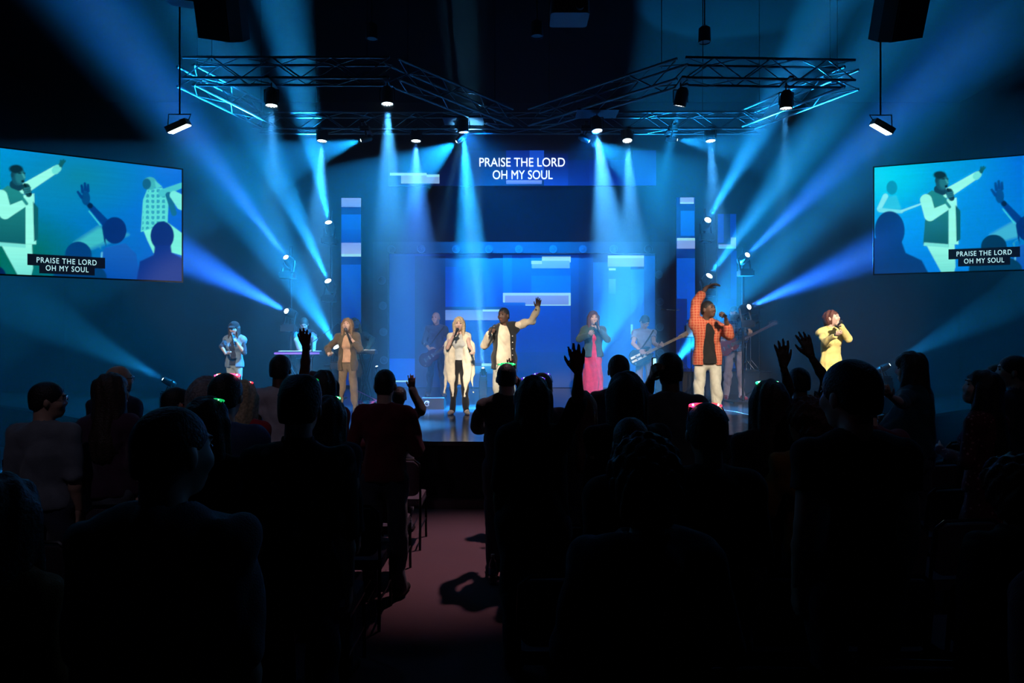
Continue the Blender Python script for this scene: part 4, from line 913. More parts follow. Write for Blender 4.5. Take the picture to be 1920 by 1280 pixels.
# ================================================================ instruments and stage gear
def put(root, mb_or_obj): pass
def microphone(hand, to, label, s=1.0):
    hand = Vector(hand); d = (Vector(to)-hand).normalized(); hand = hand+d*.035+Vector((0,-.03,0)); root = empty('microphone', hand); tag(root, label, 'microphone', 'hand-held microphones'); M = frame_to(d).to_4x4()
    MB().lathe([(.010,-.13),(.014,-.12),(.0175,.05),(.018,.055)], 12, M).build('handle', mat('mic_black', (.015,.015,.016), .4), root, True)
    MB().lathe([(.019,.052),(.027,.068),(.029,.085),(.024,.104),(.010,.115),(.001,.117)], 12, M).build('grille', mat('mic_grille', (.12,.12,.13), .35, .8), root, True)
    return root
def guitar(bc, nk, Y, label, body_m, neck_m, L=.98, double=True, stripes=None, thick=.045, light=None):
    """bc: pixel of the body centre, nk: pixel of the headstock end"""
    c = P(bc[0],bc[1],Y); e = P(nk[0],nk[1],Y); d = (e-c).normalized(); u = Vector((-d.z,0,d.x)); 
    if u.z < 0: u = -u
    root = empty('guitar', c); tag(root, label, 'guitar', 'guitars played on stage')
    def W(x,y,z=0): return d*x+u*y+Vector((0,-1,0))*z
    n = 40; ring = []
    for i in range(n):
        a = 2*math.pi*i/n; x = math.cos(a); y = math.sin(a)
        w = .165-.028*x-.040*math.exp(-((x-.12)/.28)**2); ring.append((x*.225-.0, y*w))
    if double: ring = [(x+(.045 if x > .12 and abs(y) > .06 else 0)-(.03 if x > .17 and abs(y) < .05 else 0), y) for x,y in ring]
    vs = [W(x,y,-thick/2) for x,y in ring]+[W(x*.97,y*.97,thick/2) for x,y in ring]
    MB().add(vs, [(i,(i+1)%n,n+(i+1)%n,n+i) for i in range(n)]+[tuple(range(n-1,-1,-1)), tuple(range(n,2*n))]).build('body', body_m, root)
    def slab(name, x0,x1,y0,y1,z0,z1,m):
        mb = MB(); v = [W(x,y,z) for z in (z0,z1) for x,y in ((x0,y0[0]),(x1,y0[1]),(x1,y1[1]),(x0,y1[0]))]
        mb.add(v, [(3,2,1,0),(4,5,6,7),(0,1,5,4),(1,2,6,5),(2,3,7,6),(3,0,4,7)]); return mb.build(name, m, root)
    slab('neck', .12, L-.18, (-.028,-.022), (.028,.022), thick/2, thick/2+.018, neck_m); slab('headstock', L-.18, L, (-.028,-.04), (.034,.046), thick/2-.004, thick/2+.012, neck_m)
    for i in range(6): MB().cyl(W(L-.15+.022*i,.045,thick/2), W(L-.15+.022*i,.072,thick/2), .006, n=6).build('tuning_peg', CHROME, root)
    for x in (.02,.10): slab('pickup', x-.018,x+.018,(-.04,-.04),(.04,.04),thick/2,thick/2+.01,CHROME)
    slab('bridge', -.10,-.07,(-.045,-.045),(.045,.045),thick/2,thick/2+.014,CHROME)
    st = MB(); [st.cyl(W(-.08,-.02+.008*i,thick/2+.022), W(L-.12,-.02+.008*i,thick/2+.022), .0012, n=4) for i in range(6)]; so = st.build('strings', CHROME, root); so['kind'] = 'stuff'
    if stripes: slab('top_stripe', -.20,.10,(-.055,-.055),(-.015,-.015),thick/2,thick/2+.004,stripes); slab('top_stripe', -.19,.10,(.015,.015),(.055,.055),thick/2,thick/2+.004,stripes)
    MB().cyl(W(-.15,-.09,thick/2), W(-.15,-.09,thick/2+.012), .014, n=8).build('control_knob', CHROME, root)
    return root
CREAM = cloth('cream_knit', (.72,.60,.42)); WOODM = mat('rosewood', (.08,.035,.02), .4, noise=.3)
def stand(name, label, px, Y, zb, zt, arm, cat='microphone stand', grp='boom stands'):
    x = P(px,0,Y).x; root = empty(name, (x,Y,zb)); tag(root, label, cat, grp)
    MB().cyl((0,0,.12), (0,0,zt-zb), .012, n=8).build('pole', BLKM, root)
    for k in range(3):
        a = 2.1*k+.5; MB().cyl((0,0,.22), (.30*math.cos(a),.30*math.sin(a),.01), .010, n=6).build('leg', BLKM, root)
    if arm:
        MB().cyl(Vector((0,0,zt-zb))-Vector(arm)*.35, Vector((0,0,zt-zb))+Vector(arm), .008, n=6).build('boom_arm', CHROME, root); e = Vector((0,0,zt-zb))+Vector(arm)
        MB().cyl(e, e+Vector(arm).normalized()*.12, .014, .020, n=8).build('clipped_microphone', BLKM, root)
    return root
# drum riser and kit
RY = 15.5; a = P(1280,0,RY); b = P(1445,0,RY)
RZ = 1.32
root = empty('drum_riser', ((a.x+b.x)/2, 16.35, ST)); tag(root, 'low black platform under the drum kit', 'platform')
MB().box((0,0,(RZ-ST)/2-.02), (b.x-a.x,1.7,RZ-ST-.04)).build('base', BLACK, root); MB().box((0,0,RZ-ST-.02), (b.x-a.x+.04,1.74,.04)).build('deck', BLKM, root)
DX = (a.x+b.x)/2
DRUMM = mat('drum_shell_teal', (.03,.10,.14), .3, .2); SKINM = mat('drum_head', (.55,.6,.62), .5); BRASS = mat('cymbal_bronze', (.55,.45,.22), .3, 1)
root = empty('drum_kit', (DX,16.3,RZ)); tag(root, 'drum kit with cymbals standing on the black riser', 'drum kit')
def drum(name, c, r, d, tilt, par_):
    M = Matrix.Translation(Vector(c)) @ Matrix.Rotation(R(tilt),4,'X'); o_ = MB().lathe([(r,-d/2),(r,d/2)], 24, M).build(name, DRUMM, par_, True)
    for z in (-d/2,d/2): MB().lathe([(r+.001,z-.012),(r+.012,z-.012),(r+.012,z+.012),(r+.001,z+.012)], 24, M).build('hoop', CHROME, o_, True)
    MB().lathe([(r-.002,d/2+.004),(.001,d/2+.004)], 24, M).build('drum_head', SKINM, o_)
    for k in range(8):
        a_ = k*math.pi/4; MB().cyl(M @ Vector((r*1.03*math.cos(a_),r*1.03*math.sin(a_),-d/2)), M @ Vector((r*1.03*math.cos(a_),r*1.03*math.sin(a_),d/2)), .006, n=5).build('tension_rod', CHROME, o_)
drum('bass_drum', (0,-.3,.28), .27, .36, 90, root); drum('rack_tom', (-.16,-.28,.70), .14, .18, 18, root); drum('rack_tom', (.18,-.28,.70), .15, .20, 18, root); drum('floor_tom', (.55,.1,.36), .20, .36, 0, root); drum('snare_drum', (-.48,.0,.52), .17, .13, 8, root)
def cymbal(c, r, tx, ty, zfoot=.0):
    M = Matrix.Translation(Vector(c)) @ Matrix.Rotation(R(tx),4,'X') @ Matrix.Rotation(R(ty),4,'Y')
    o_ = MB().lathe([(r,-.012),(r*.6,.004),(r*.2,.012),(r*.17,.03),(.008,.04),(.007,.036),(r*.16,.022),(r*.55,-.002),(r,-.015)], 28, M).build('cymbal', BRASS, root, True)
    MB().cyl((c[0],c[1],.0), (c[0],c[1],c[2]+.05), .010, n=6).build('cymbal_stand', CHROME, root)
    for k in range(3): MB().cyl((c[0],c[1],.25), (c[0]+.2*math.cos(2.1*k),c[1]+.2*math.sin(2.1*k),.01), .008, n=5).build('stand_leg', CHROME, root)
cymbal((-.86,-.05,.78), .18, 4, -3); cymbal((-.55,-.35,1.15), .23, -12, 10); cymbal((.62,-.3,1.25), .25, -14, -12); cymbal((.86,.1,1.05), .27, -10, -30)
# sheet music on a stand by the kit
root = empty('music_stand', (P(1296,0,15.2).x,15.2,ST)); tag(root, 'music stand with white sheets lit up beside the drums', 'music stand')
MB().cyl((0,0,0), (0,0,1.28), .012, n=6).build('pole', BLKM, root); MB().box((0,.01,1.42), (.30,.01,.28)).build('desk', BLKM, root); MB().box((.0,-.004,1.46), (.22,.004,.30)).build('paper_sheet', mat('white_paper', (.8,.85,.9), .7), root)
for k in range(3): MB().cyl((0,0,.2), (.25*math.cos(2.1*k),.25*math.sin(2.1*k),.01), .009, n=5).build('leg', BLKM, root)
stand('microphone_stand','boom microphone stand left of the drums, arm held level', 1267, 14.6, ST, P(0,581,14.6).z, (-.20,0,.01)); stand('microphone_stand','boom microphone stand right of the drums with a level arm', 1424, 14.9, ST, P(0,579,14.9).z, (-.30,0,-.03))
stand('microphone_stand','boom microphone stand reaching over the keyboard player', 585, 13.2, ST, P(0,642,13.2).z, (.42,0,.30))
# keyboards
def keyboard(px0, px1, py, Y, label, edge_m):
    a = P(px0,py,Y); b = P(px1,py,Y); root = empty('keyboard', ((a.x+b.x)/2,Y,ST)); tag(root, label, 'keyboard', 'keyboards on stage'); w = b.x-a.x; z = a.z-ST
    MB().rbox((0,0,z-.02), (w,.30,.07), .01).build('case', BLKM, root); MB().box((0,-.152,z-.02), (w,.006,.035)).build('back_panel', edge_m, root)
    n = int(w/.024)
    ks = MB()
    for i in range(n): ks.box((-w/2+.03+(w-.06)*(i+.5)/n, .06, z+.02), ((w-.06)/n-.002,.13,.014))
    k = ks.build('keys', mat('ivory_keys', (.75,.75,.72), .3), root); k['kind'] = 'stuff'
    for sx in (-1,1):
        for sy in (-1,1): MB().cyl((sx*w*.30,sy*.10,z-.05), (-sx*w*.30,sy*.10,.01), .014, n=6).build('stand_leg', BLKM, root)
keyboard(519, 603, 660, 13.3, 'slim keyboard with a violet edge before the vested player', mat('violet_trim', (.42,.10,.48), .4)); keyboard(668, 706, 658, 13.2, 'dark keyboard before the player in the white cap', BLKM)
# wedge monitor with a round emblem
root = empty('stage_monitor', (P(814,0,12.4).x,12.4,ST)); tag(root, 'low black wedge monitor with a round white emblem', 'stage monitor')
mb = MB(); mb.prism([(-.22,0),(.20,0),(.20,.10),(-.06,.20),(-.22,.20)], -.20, .20); mb.v = [(v[2],v[0],v[1]) for v in mb.v]; mb.build('cabinet', mat('monitor_black', (.035,.035,.042), .6), root)
em = MB(); ctr = Vector((-.10,-.226,.105))
em.tube([ctr+Vector((.042*math.cos(a_),0,.042*math.sin(a_))) for a_ in np.linspace(.5,5.6,18)], .007, 6); em.tube([ctr+Vector((.018*math.cos(a_)+.01,0,.018*math.sin(a_))) for a_ in np.linspace(-1.2,3,10)], .008, 6)
em.build('emblem', mat('emblem_white', (.7,.75,.8), .5), root)
# pedal boards and cables
root = empty('pedal_board', (P(692,0,12.9).x,12.9,ST)); tag(root, 'pedal board with pink pedals and cables behind the brown jacket', 'pedal board')
MB().box((0,0,.02), (.5,.28,.04)).build('board', BLKM, root); PK = mat('pink_pedal', (.6,.06,.22), .4)
for i in range(4): MB().rbox((-.18+.12*i,.02*(i%2),.065), (.085,.13,.05), .01).build('pedal', PK if i%2==0 else mat('teal_pedal', (.05,.3,.4), .4), root)
MB().tube([(-.1,-.1,.06),(0,-.22,.03),(.2,-.2,.12),(.1,0,.12),(-.3,.1,.3),(-.38,.1,.5)], .008).build('cable', PK, root, True)
root = empty('pedal_board', (P(735,0,13.3).x,13.3,ST)); tag(root, 'small floor amp box at the foot of the led wall', 'pedal board'); MB().rbox((0,0,.09), (.34,.25,.18), .02).build('case', BLKM, root); MB().rbox((0,-.13,.09), (.28,.012,.12), .01).build('grille', mat('grille_grey', (.08,.08,.09), .6), root)
# ================================================================ people on the stage
HS = .0088
DEN = cloth('faded_denim', (.42,.45,.42)); DENB = cloth('blue_denim_vest', (.20,.26,.30)); KH = cloth('khaki_trousers', (.20,.14,.09)); OLV = cloth('olive_brown_jacket', (.115,.085,.055)); TAN = cloth('tan_blouse', (.62,.36,.22))
WHT = cloth('cream_tee', (.80,.68,.50)); JBLK = cloth('black_wool_vest', (.022,.022,.020)); BLKT = cloth('black_cotton', (.012,.012,.013)); LJ = cloth('pale_jeans', (.58,.56,.46)); YEL = cloth('yellow_shirt', (.78,.62,.22)); PNK = cloth('pink_dress', (.80,.03,.10)); TEALD = cloth('teal_denim', (.05,.10,.10))
def plaid(name, base, line, sc=34):
    m = mat(name, base, .85, bump=.3, bscale=200); nt = m.node_tree; b = nt.nodes['Principled BSDF']; tc = nt.nodes.new('ShaderNodeTexCoord'); prev = None
    cur = base
    mix = None
    for ax in ('X','Z'):
        w = nt.nodes.new('ShaderNodeTexWave'); w.bands_direction = ax; w.inputs['Scale'].default_value = sc/6.3; w.inputs['Distortion'].default_value = 2.0; w.inputs['Detail Scale'].default_value = 2; nt.links.new(tc.outputs['Object'], w.inputs['Vector'])
        rp = nt.nodes.new('ShaderNodeValToRGB'); rp.color_ramp.elements[0].position = .5; rp.color_ramp.elements[1].position = 1.0; rp.color_ramp.elements[1].color = (.5,.5,.5,1); nt.links.new(w.outputs['Fac'], rp.inputs['Fac'])
        mx = nt.nodes.new('ShaderNodeMix'); mx.data_type = 'RGBA'; nt.links.new(rp.outputs['Color'], mx.inputs['Factor'])
        if mix is None: mx.inputs['A'].default_value = (*base,1)
        else: nt.links.new(mix.outputs['Result'], mx.inputs['A'])
        mx.inputs['B'].default_value = (*line,1); mix = mx
    nt.links.new(mix.outputs['Result'], b.inputs['Base Color']); return m
PLAID = plaid('orange_plaid', (.42,.050,.022), (.60,.28,.15), 52); PLAIDB = plaid('blue_plaid', (.02,.04,.09), (.16,.25,.38))
def mouth(i): return i['hp'](0,.13,-.055)
def palm(i, sd): a = i['A'][sd]; return a['w']+a['d']*.085*i['s']+a['n'].normalized()*.02
G = (1,-.25,0)
# 1 woman with a cap
i1 = person('person','woman in a black cap and denim vest holding a microphone', 12.0, 440, 604, ST, fem=True, h=HS, skin=SKIN_L, hair=('long',H_BRN), head=(186,-8,0), face='sing', shirt=cloth('charcoal_top',(.05,.05,.06)), sleeves='half',
  jacket=(DENB,'none',.86), open_w=.07, trousers=cloth('grey_jeans',(.36,.40,.38)), cap=BLKT, arms={-1:dict(e=(458,661),w=(443,640),f=(437,632),grip=1.0,n=(-1,-.2,0)), 1:dict(e=(416,650),w=(424,664),f=(433,662),n=(0,0,1),curl=.4)})
microphone(palm(i1,-1), mouth(i1), 'microphone held by the woman in the black cap')
# 2 woman in the olive-brown jacket
i2 = person('person','long-haired woman in an olive-brown jacket and khaki trousers, singing', 11.4, 652, 597, ST, fem=True, h=HS, skin=SKIN_L, hair=('long',H_LBR), head=(176,12,0), face='sing', shirt=TAN, sleeves='none', hem=.95,
  jacket=(OLV,'elbow',.80), open_w=.085, trousers=KH, legspread=.13, shoes=cloth('brown_boots',(.06,.035,.02)), build=1.05, arms={-1:dict(e=(675,655),w=(658,634),f=(653,622),grip=1.0,n=(-1,-.2,0)), 1:dict(e=(608,660),w=(617,667),f=(624,664),n=(0,-.4,1),curl=.5)})
microphone(palm(i2,-1), mouth(i2), 'microphone held by the woman in the olive-brown jacket')
# 3 keyboard player with vest
i3 = person('person','keyboard player in a dark vest and pale sleeves, head bowed', 13.75, 571, 596, ST, h=HS, skin=SKIN_L, hair=('short',H_BRN), head=(190,-32,0), shirt=cloth('pale_blue_shirt',(.30,.38,.48)), sleeves='long', jacket=(cloth('navy_vest',(.02,.03,.05)),'none',.92), open_w=.03, trousers=BLKT,
  arms={1:dict(e=(556,637),w=(563,655),f=(564,661),n=(0,0,-1),curl=.4,spread=.4), -1:dict(e=(590,636),w=(588,654),f=(587,661),n=(0,0,-1),curl=.4,spread=.4)})
# 4 white cap, bent over the second keyboard
i4 = person('person','bearded player in a white cap and teal top leaning over keys', 13.7, 680, 598, ST, h=HS, skin=SKIN_L, hair=('bob',H_BLD), head=(205,-30,8), shirt=cloth('teal_top',(.03,.11,.13)), sleeves='long', trousers=cloth('dark_teal_jeans',(.015,.03,.045)), cap=cloth('white_cap',(.6,.62,.65)), lean=(-.12,-.05), build=1.1,
  arms={-1:dict(e=(699,636),w=(689,654),f=(684,660),n=(0,0,-1),curl=.4), 1:dict(e=(662,640),w=(670,655),f=(676,660),n=(0,0,-1),curl=.4)})
# 5 bald guitarist
i5 = person('person','bald guitarist in a dark blue shirt behind the blonde singer', 14.9, 818, 585, ST, h=HS, skin=SKIN_L, hair=('bald',H_BRN), head=(162,0,0), face=True, shirt=cloth('dusk_blue_shirt',(.055,.075,.14)), sleeves='elbow', collar=True, trousers=cloth('indigo_jeans',(.012,.02,.045)), shoes=cloth('dark_shoes',(.02,.02,.03)), legspread=.14,
  arms={1:dict(e=(793,648),w=(805,654),f=(813,654),n=(0,1,0),curl=.5,spread=.2), -1:dict(e=(846,645),w=(838,655),f=(834,650),n=(0,1,0),curl=.8,spread=.2)})
guitar((804,671),(858,633),14.55,'dark wine hollow-body guitar held by the bald guitarist', mat('dark_wine_lacquer', (.05,.012,.02), .2), WOODM, double=True)
# 6 blonde singer
SHAWL = cloth('cream_shawl', (.80,.70,.52))
i6 = person('person','blonde woman in a long cream shawl and black trousers, singing', 11.4, 861, 595, ST, fem=True, h=HS, skin=SKIN_L, hair=('long',H_BLD), head=(180,0,0), face='sing', shirt=cloth('grey_white_top',(.55,.55,.50)), sleeves='none', hem=.98, trousers=BLKT, build=.95, shoes=cloth('nude_shoes',(.62,.45,.34)), legspread=.11,
  arms={1:dict(e=(839,652),w=(850,629),f=(856,620),grip=1.0,n=(1,-.2,0)), -1:dict(e=(880,648),w=(886,658),f=(888,668),n=(0,-1,0),curl=.4)})
microphone(palm(i6,1), mouth(i6), 'microphone held by the blonde singer')
def shawl(i):
    B = i['B']; s = i['s']; pt = i['pt']; fw = i['fw']; rt = i['rt']; F3 = Field(B+Vector((-.42,-.30,.25)), B+Vector((.42,.30,1.55)), .009)
    for sd in (1,-1):
        F3.cone(i['neck']-vec(0,0,.03)+rt*sd*.05, i['SH'][sd], .055*s, .060*s, .04)
        F3.cone(i['SH'][sd], i['SH'][sd]+rt*sd*.05-vec(0,0,.25), .066*s, .070*s, .04)
        F3.cone(pt(sd*.10,.06,1.38), pt(sd*.15,.08,1.0), .055*s, .070*s, .04, flat=(fw,.75)); F3.cone(pt(sd*.15,.08,1.0), pt(sd*.15,.09,.62), .075*s, .060*s, .03, flat=(fw,.5))
        F3.cone(pt(sd*.13,.09,.66), pt(sd*.11,.09,.36), .058*s, .004*s, .02, flat=(fw,.5)); F3.cone(pt(sd*.21,.04,.95), pt(sd*.26,.02,.42), .050*s, .006*s, .02, flat=(fw,.6))
        F3.cone(pt(sd*.20,.0,1.25), pt(sd*.22,.0,.75), .07*s, .06*s, .04, flat=(fw,.7)); F3.ell(pt(sd*.11,.09,.34), (.014,.014,.018), 0); F3.ell(pt(sd*.262,.02,.40), (.014,.014,.018), 0)
    F3.cone(pt(0,-.07,1.38), pt(0,-.10,.70), .13*s, .18*s, .05, flat=(fw,.35)); F3.folds(.006, 11, (60,30,3))
    F3.cone(pt(0,.16,1.5), pt(0,.16,.3), .075*s, .060*s, 0, flat=(fw,2.2), op='sub')
    a = i['A'][1]; F3.cone(a['e'].lerp(a['w'],.2), a['w']+a['d']*.1, .06, .06, 0, op='sub')
    sculpt('shawl', F3, SHAWL, i['root'], B)
shawl(i6)
# 7 lead singer in the varsity-style jacket
i7 = person('person','man in a black jacket with cream sleeves, left arm raised, singing', 10.9, 945, 577, ST, h=HS, skin=SKIN_D, hair=('crop',H_BLK), head=(150,0,0), face='sing', shirt=WHT, sleeves='short', hem=.86, build=1.10, tilt=-14, lean=(0,-.02),
  jacket=(JBLK,'long',.78,cloth('cream_leather',(.62,.52,.36))), open_w=.12, trousers=LJ, shoes=cloth('white_trainers',(.6,.6,.58)), wrinkle=.008,
  arms={1:dict(e=(909,648),w=(916,627),f=(922,613),grip=1.0,n=(1,-.2,0)), -1:dict(e=(998,601),w=(1008,579),f=(1011,552),spread=.7)})
microphone(palm(i7,1), mouth(i7), 'microphone held by the man with cream sleeves')
for k in range(5): MB().ell(i7['pt'](-.135,.135,1.30-.10*k)-i7['B'], (.010,.006,.010), 8, 6).build('snap_button', mat('pearl_snap', (.75,.7,.6), .3) if k == 0 else bpy.data.materials['pearl_snap'], i7['root'], True)
def cuff(i, sd, m, name='knit_cuff'):
    a = i['A'][sd]; d = (a['w']-a['e']).normalized(); M = frame_to(d).to_4x4(); M.translation = a['w']-i['B']
    MB().lathe([(.034,-.045),(.041,-.040),(.041,.005),(.034,.010)], 14, M).build(name, m, i['root'], True)
cuff(i7, 1, JBLK); cuff(i7, -1, JBLK)
# 8 woman in the pink dress
i8 = person('person','woman in a long pink dress and teal denim jacket, singing', 12.7, 1112, 584, ST, fem=True, h=HS, skin=SKIN_L, hair=('long',H_RED), head=(186,4,0), face='sing', shirt=PNK, sleeves='none', skirt=(PNK,1.03,.16,.20), trousers=None, legs=False, jacket=(TEALD,'long',.92), open_w=.055, shoes=cloth('white_shoes',(.6,.6,.6)), build=1.12,
  arms={-1:dict(e=(1139,637),w=(1124,618),f=(1119,607),grip=1.0,n=(-1,-.2,0)), 1:dict(e=(1085,636),w=(1104,628),f=(1111,620),n=(0,1,0),curl=.2,spread=.9)})
microphone(palm(i8,-1), mouth(i8), 'microphone held by the woman in the pink dress')
# 9 guitarist in the grey shirt
i9 = person('person','guitarist in a grey shirt looking down at his striped guitar', 13.2, 1208, 591, ST, h=HS, skin=SKIN_M, hair=('short',H_BLK), head=(205,-38,0), shirt=cloth('grey_shirt',(.30,.29,.36)), sleeves='short', collar=True, trousers=cloth('mauve_trousers',(.20,.14,.19)), legspread=.12,
  arms={1:dict(e=(1187,644),w=(1200,657),f=(1207,661),n=(0,1,0),curl=.5,spread=.2), -1:dict(e=(1226,643),w=(1236,650),f=(1243,645),n=(0,1,0),curl=.9,spread=.2)})
guitar((1201,667),(1271,633),12.85,'black guitar with cream stripes held by the guitarist in grey', mat('black_lacquer', (.01,.01,.012), .12), mat('maple', (.5,.36,.22), .4), stripes=mat('cream_lacquer', (.7,.66,.55), .3))
# 10 plaid shirt singer
i10 = person('person','man in an orange plaid shirt, right arm bent overhead, singing', 9.8, 1326, 564, ST, h=HS, skin=SKIN_D, hair=('crop',H_BLK), head=(216,10,0), face='sing', shirt=BLKT, sleeves='none', hem=.88, build=1.12, tilt=14,
  jacket=(PLAID,'elbow',.86), open_w=.085, trousers=LJ, shoes=cloth('tan_boots',(.3,.2,.12)), legspread=.13, wrinkle=.008,
  arms={1:dict(e=(1305,552),w=(1330,532),f=(1350,528),n=(.3,-.5,-1),curl=.35,spread=.5), -1:dict(e=(1368,628),w=(1361,598),f=(1357,582),grip=1.0,n=(-1,-.2,0))})
microphone(palm(i10,-1), mouth(i10), 'microphone held by the man in orange plaid')
# 11 bassist
i11 = person('person','bassist in a blue plaid shirt and mauve trousers behind the plaid-shirt singer', 14.2, 1376, 574, ST, h=HS, skin=SKIN_M, hair=('crop',H_BLK), head=(198,-8,0), shirt=PLAIDB, sleeves='half', trousers=cloth('dusty_mauve_trousers',(.34,.26,.28)), shoes=cloth('oxblood_boots',(.16,.02,.04)), legspread=.13,
  arms={1:dict(e=(1352,645),w=(1362,650),f=(1370,652),n=(0,1,0),curl=.5,spread=.2), -1:dict(e=(1398,640),w=(1405,628),f=(1409,618),n=(0,1,0),curl=.9,spread=.2)})
guitar((1364,650),(1430,617),13.85,'wine red bass guitar held by the bassist', mat('wine_lacquer', (.14,.02,.03), .2), WOODM, L=1.12)
# 12 woman in yellow
i12 = person('person','woman in an oversized yellow shirt singing at the right of the stage', 10.2, 1558, 582, ST, fem=True, h=HS, skin=SKIN_L, hair=('pony',H_RED), head=(224,14,0), face='sing', shirt=YEL, sleeves='long', hem=.80, build=1.12, wrinkle=.010, trousers=YEL, collar=True, shoes=cloth('cream_shoes',(.6,.5,.35)),
  arms={-1:dict(e=(1592,636),w=(1577,612),f=(1572,600),grip=1.0,n=(-1,-.2,0)), 1:dict(e=(1546,640),w=(1566,630),f=(1577,622),n=(0,1,0),curl=.4)})
microphone(palm(i12,-1), mouth(i12), 'microphone held by the woman in yellow')
for (i_, nm) in ((i5,'a'),(i9,'b'),(i11,'c')):
    o_ = MB().tube([i_['SH'][-1]+vec(0,-.06,.05)-i_['B'], i_['pt'](-.06,.14,1.30)-i_['B'], i_['pt'](.10,.17,1.08)-i_['B']], .014, 6).build('guitar_strap', BLKT, i_['root'], True)
# ================================================================ the crowd
AH = .0125
def C_(n, c): return cloth('crowd_'+n, c)
BK = C_('black',(.015,.015,.017)); NV = C_('navy',(.02,.03,.06)); GR = C_('grey',(.20,.20,.22)); MR = C_('maroon',(.16,.015,.03)); WT = C_('white',(.62,.60,.64)); TN = C_('rust',(.35,.12,.03)); DB = C_('denim_blue',(.07,.12,.26)); TL = C_('teal',(.02,.07,.09)); JN = C_('jeans',(.05,.06,.09)); OC = C_('ochre',(.36,.16,.03)); PN = C_('striped_pale',(.20,.22,.25))
def flower_mat(name, base, fl, sc):
    m = mat(name, base, .85, bump=.3, bscale=200); nt = m.node_tree; b = nt.nodes['Principled BSDF']; tc = nt.nodes.new('ShaderNodeTexCoord'); v = nt.nodes.new('ShaderNodeTexVoronoi'); v.inputs['Scale'].default_value = sc
    n = nt.nodes.new('ShaderNodeTexNoise'); n.inputs['Scale'].default_value = sc*3; ad = nt.nodes.new('ShaderNodeMath'); ad.operation = 'MULTIPLY_ADD'; ad.inputs[1].default_value = .35
    nt.links.new(tc.outputs['Object'], v.inputs['Vector']); nt.links.new(tc.outputs['Object'], n.inputs['Vector']); nt.links.new(n.outputs['Fac'], ad.inputs[0]); nt.links.new(v.outputs['Distance'], ad.inputs[2])
    rp = nt.nodes.new('ShaderNodeValToRGB'); rp.color_ramp.elements[0].color = (*fl,1); rp.color_ramp.elements[1].color = (*base,1); rp.color_ramp.elements[0].position = .36; rp.color_ramp.elements[1].position = .42
    nt.links.new(ad.outputs[0], rp.inputs['Fac']); nt.links.new(rp.outputs['Color'], b.inputs['Base Color']); return m
FLOW = flower_mat('flower_print_shirt', (.012,.012,.015), (.30,.16,.15), 9); FLORAL = flower_mat('speckled_dress', (.10,.015,.025), (.42,.16,.16), 26)
ARMM = mat('glasses_arm_plastic', (.15,.16,.2), .3)
def led_glasses(i, label, cols, dz=.118, dy=.030, strength=2.2, tilt=66, face=False):
    """toy glasses pushed up on the hair (or worn); rims glow, arms are clear plastic"""
    hp = i['hp']; M = i['M']; q = i['q']; c = hp(0,dy,dz) if not face else hp(0,.105,.012); root = empty('light_up_glasses', c); tag(root, label, 'glasses', 'light-up party glasses')
    T = (M @ Matrix.Rotation(R(0 if face else tilt),3,'X'))
    ms = [cmat('party_glow_%d_%d_%d'%tuple(int(v*99) for v in cc)+'_%d'%int(strength*10), cc, .3, emit=cc, es=strength) for cc in cols]
    for sd in (1,-1):
        pts = [T @ Vector(((sd*.034+.028*math.cos(a))*q, 0, .018*math.sin(a)*q)) for a in np.linspace(0, 2*math.pi, 15)]
        MB().tube(pts, .0045*q, 6).build('rim', ms[0 if sd > 0 else -1], root, True)
    MB().tube([T @ Vector((x*q, -.010*(x/.07)**2, .020*q-.03*abs(x)*(abs(x)>.04))) for x in np.linspace(-.070,.070,11)], .0050*q, 6).build('brow_bar', ms[len(ms)//2], root, True)
    for sd in (1,-1):
        a = T @ Vector((sd*.070*q,-.008,.010)); b = hp(sd*.086, -.035, dz-.060 if not face else .0)-c; MB().tube([a, a.lerp(b,.5)+Vector((0,0,.004)), b], .0030*q, 5).build('temple_arm', ARMM, root, True)
    for k in range(4):
        x = -.054+.036*k; MB().ell(T @ Vector((x*q,-.006,.022*q)), (.0048,.0048,.0048), 6, 4).build('led', cmat('party_led_%d_%d'%(k%3,len(cols)), (1,1,1), .3, emit=((1,.8,.9),(.4,.5,1),(1,.8,.2))[k%3] if len(cols) > 1 else tuple(min(1,v+.35) for v in cols[0]), es=1.5+strength*1.5), root)
    return root
GRN=(.02,1,.25); RED=(1,.04,.08); PUR=(.22,.05,1); BLU=(.05,.10,1); CYN=(.1,.9,1); ORG=(1,.35,.05)
FR = ('front')
def au(label, Y, px, top, **k):
    k.setdefault('h', AH); k.setdefault('yaw', 0); k.setdefault('head', (0,0,0)); k.setdefault('face', False); k.setdefault('trousers', JN); k.setdefault('shirt', BK); k.setdefault('handh', .010)
    k.setdefault('group', 'crowd standing among the seats')
    if Y < 3.3: k['h'] = .0105
    return person('person', label, Y, px, top, 0.0, **k)
UP = lambda e,w,f,**k: dict(e=e, w=w, f=f, n=(0,1,0), spread=k.pop('spread',.8), curl=k.pop('curl',.12), **k)
a1 = au('tall close-cropped man in a grey t-shirt, largest back at the left', 1.95, 312, 768, hair=('crop',H_BRN), head=(-28,0,0), face=True, shirt=GR, sleeves='half', build=1.22, skin=SKIN_L, headscale=1.02, hem=.80)
au('woman with dark hair in a rust top at the bottom left corner', 2.0, -12, 908, hair=('vol',H_BRN), shirt=TN, sleeves='half', fem=True, build=1.15, skirt=(C_('wine_skirt',(.10,.02,.035)),1.03,.30,.30), trousers=None, legs=False)
a3 = au('man in glasses and a pale shirt at far left, face turned to the right', 4.7, 84, 718, hair=('short',H_BLK), head=(-62,0,0), face=True, shirt=PN, sleeves='half', build=1.15, skin=SKIN_M)
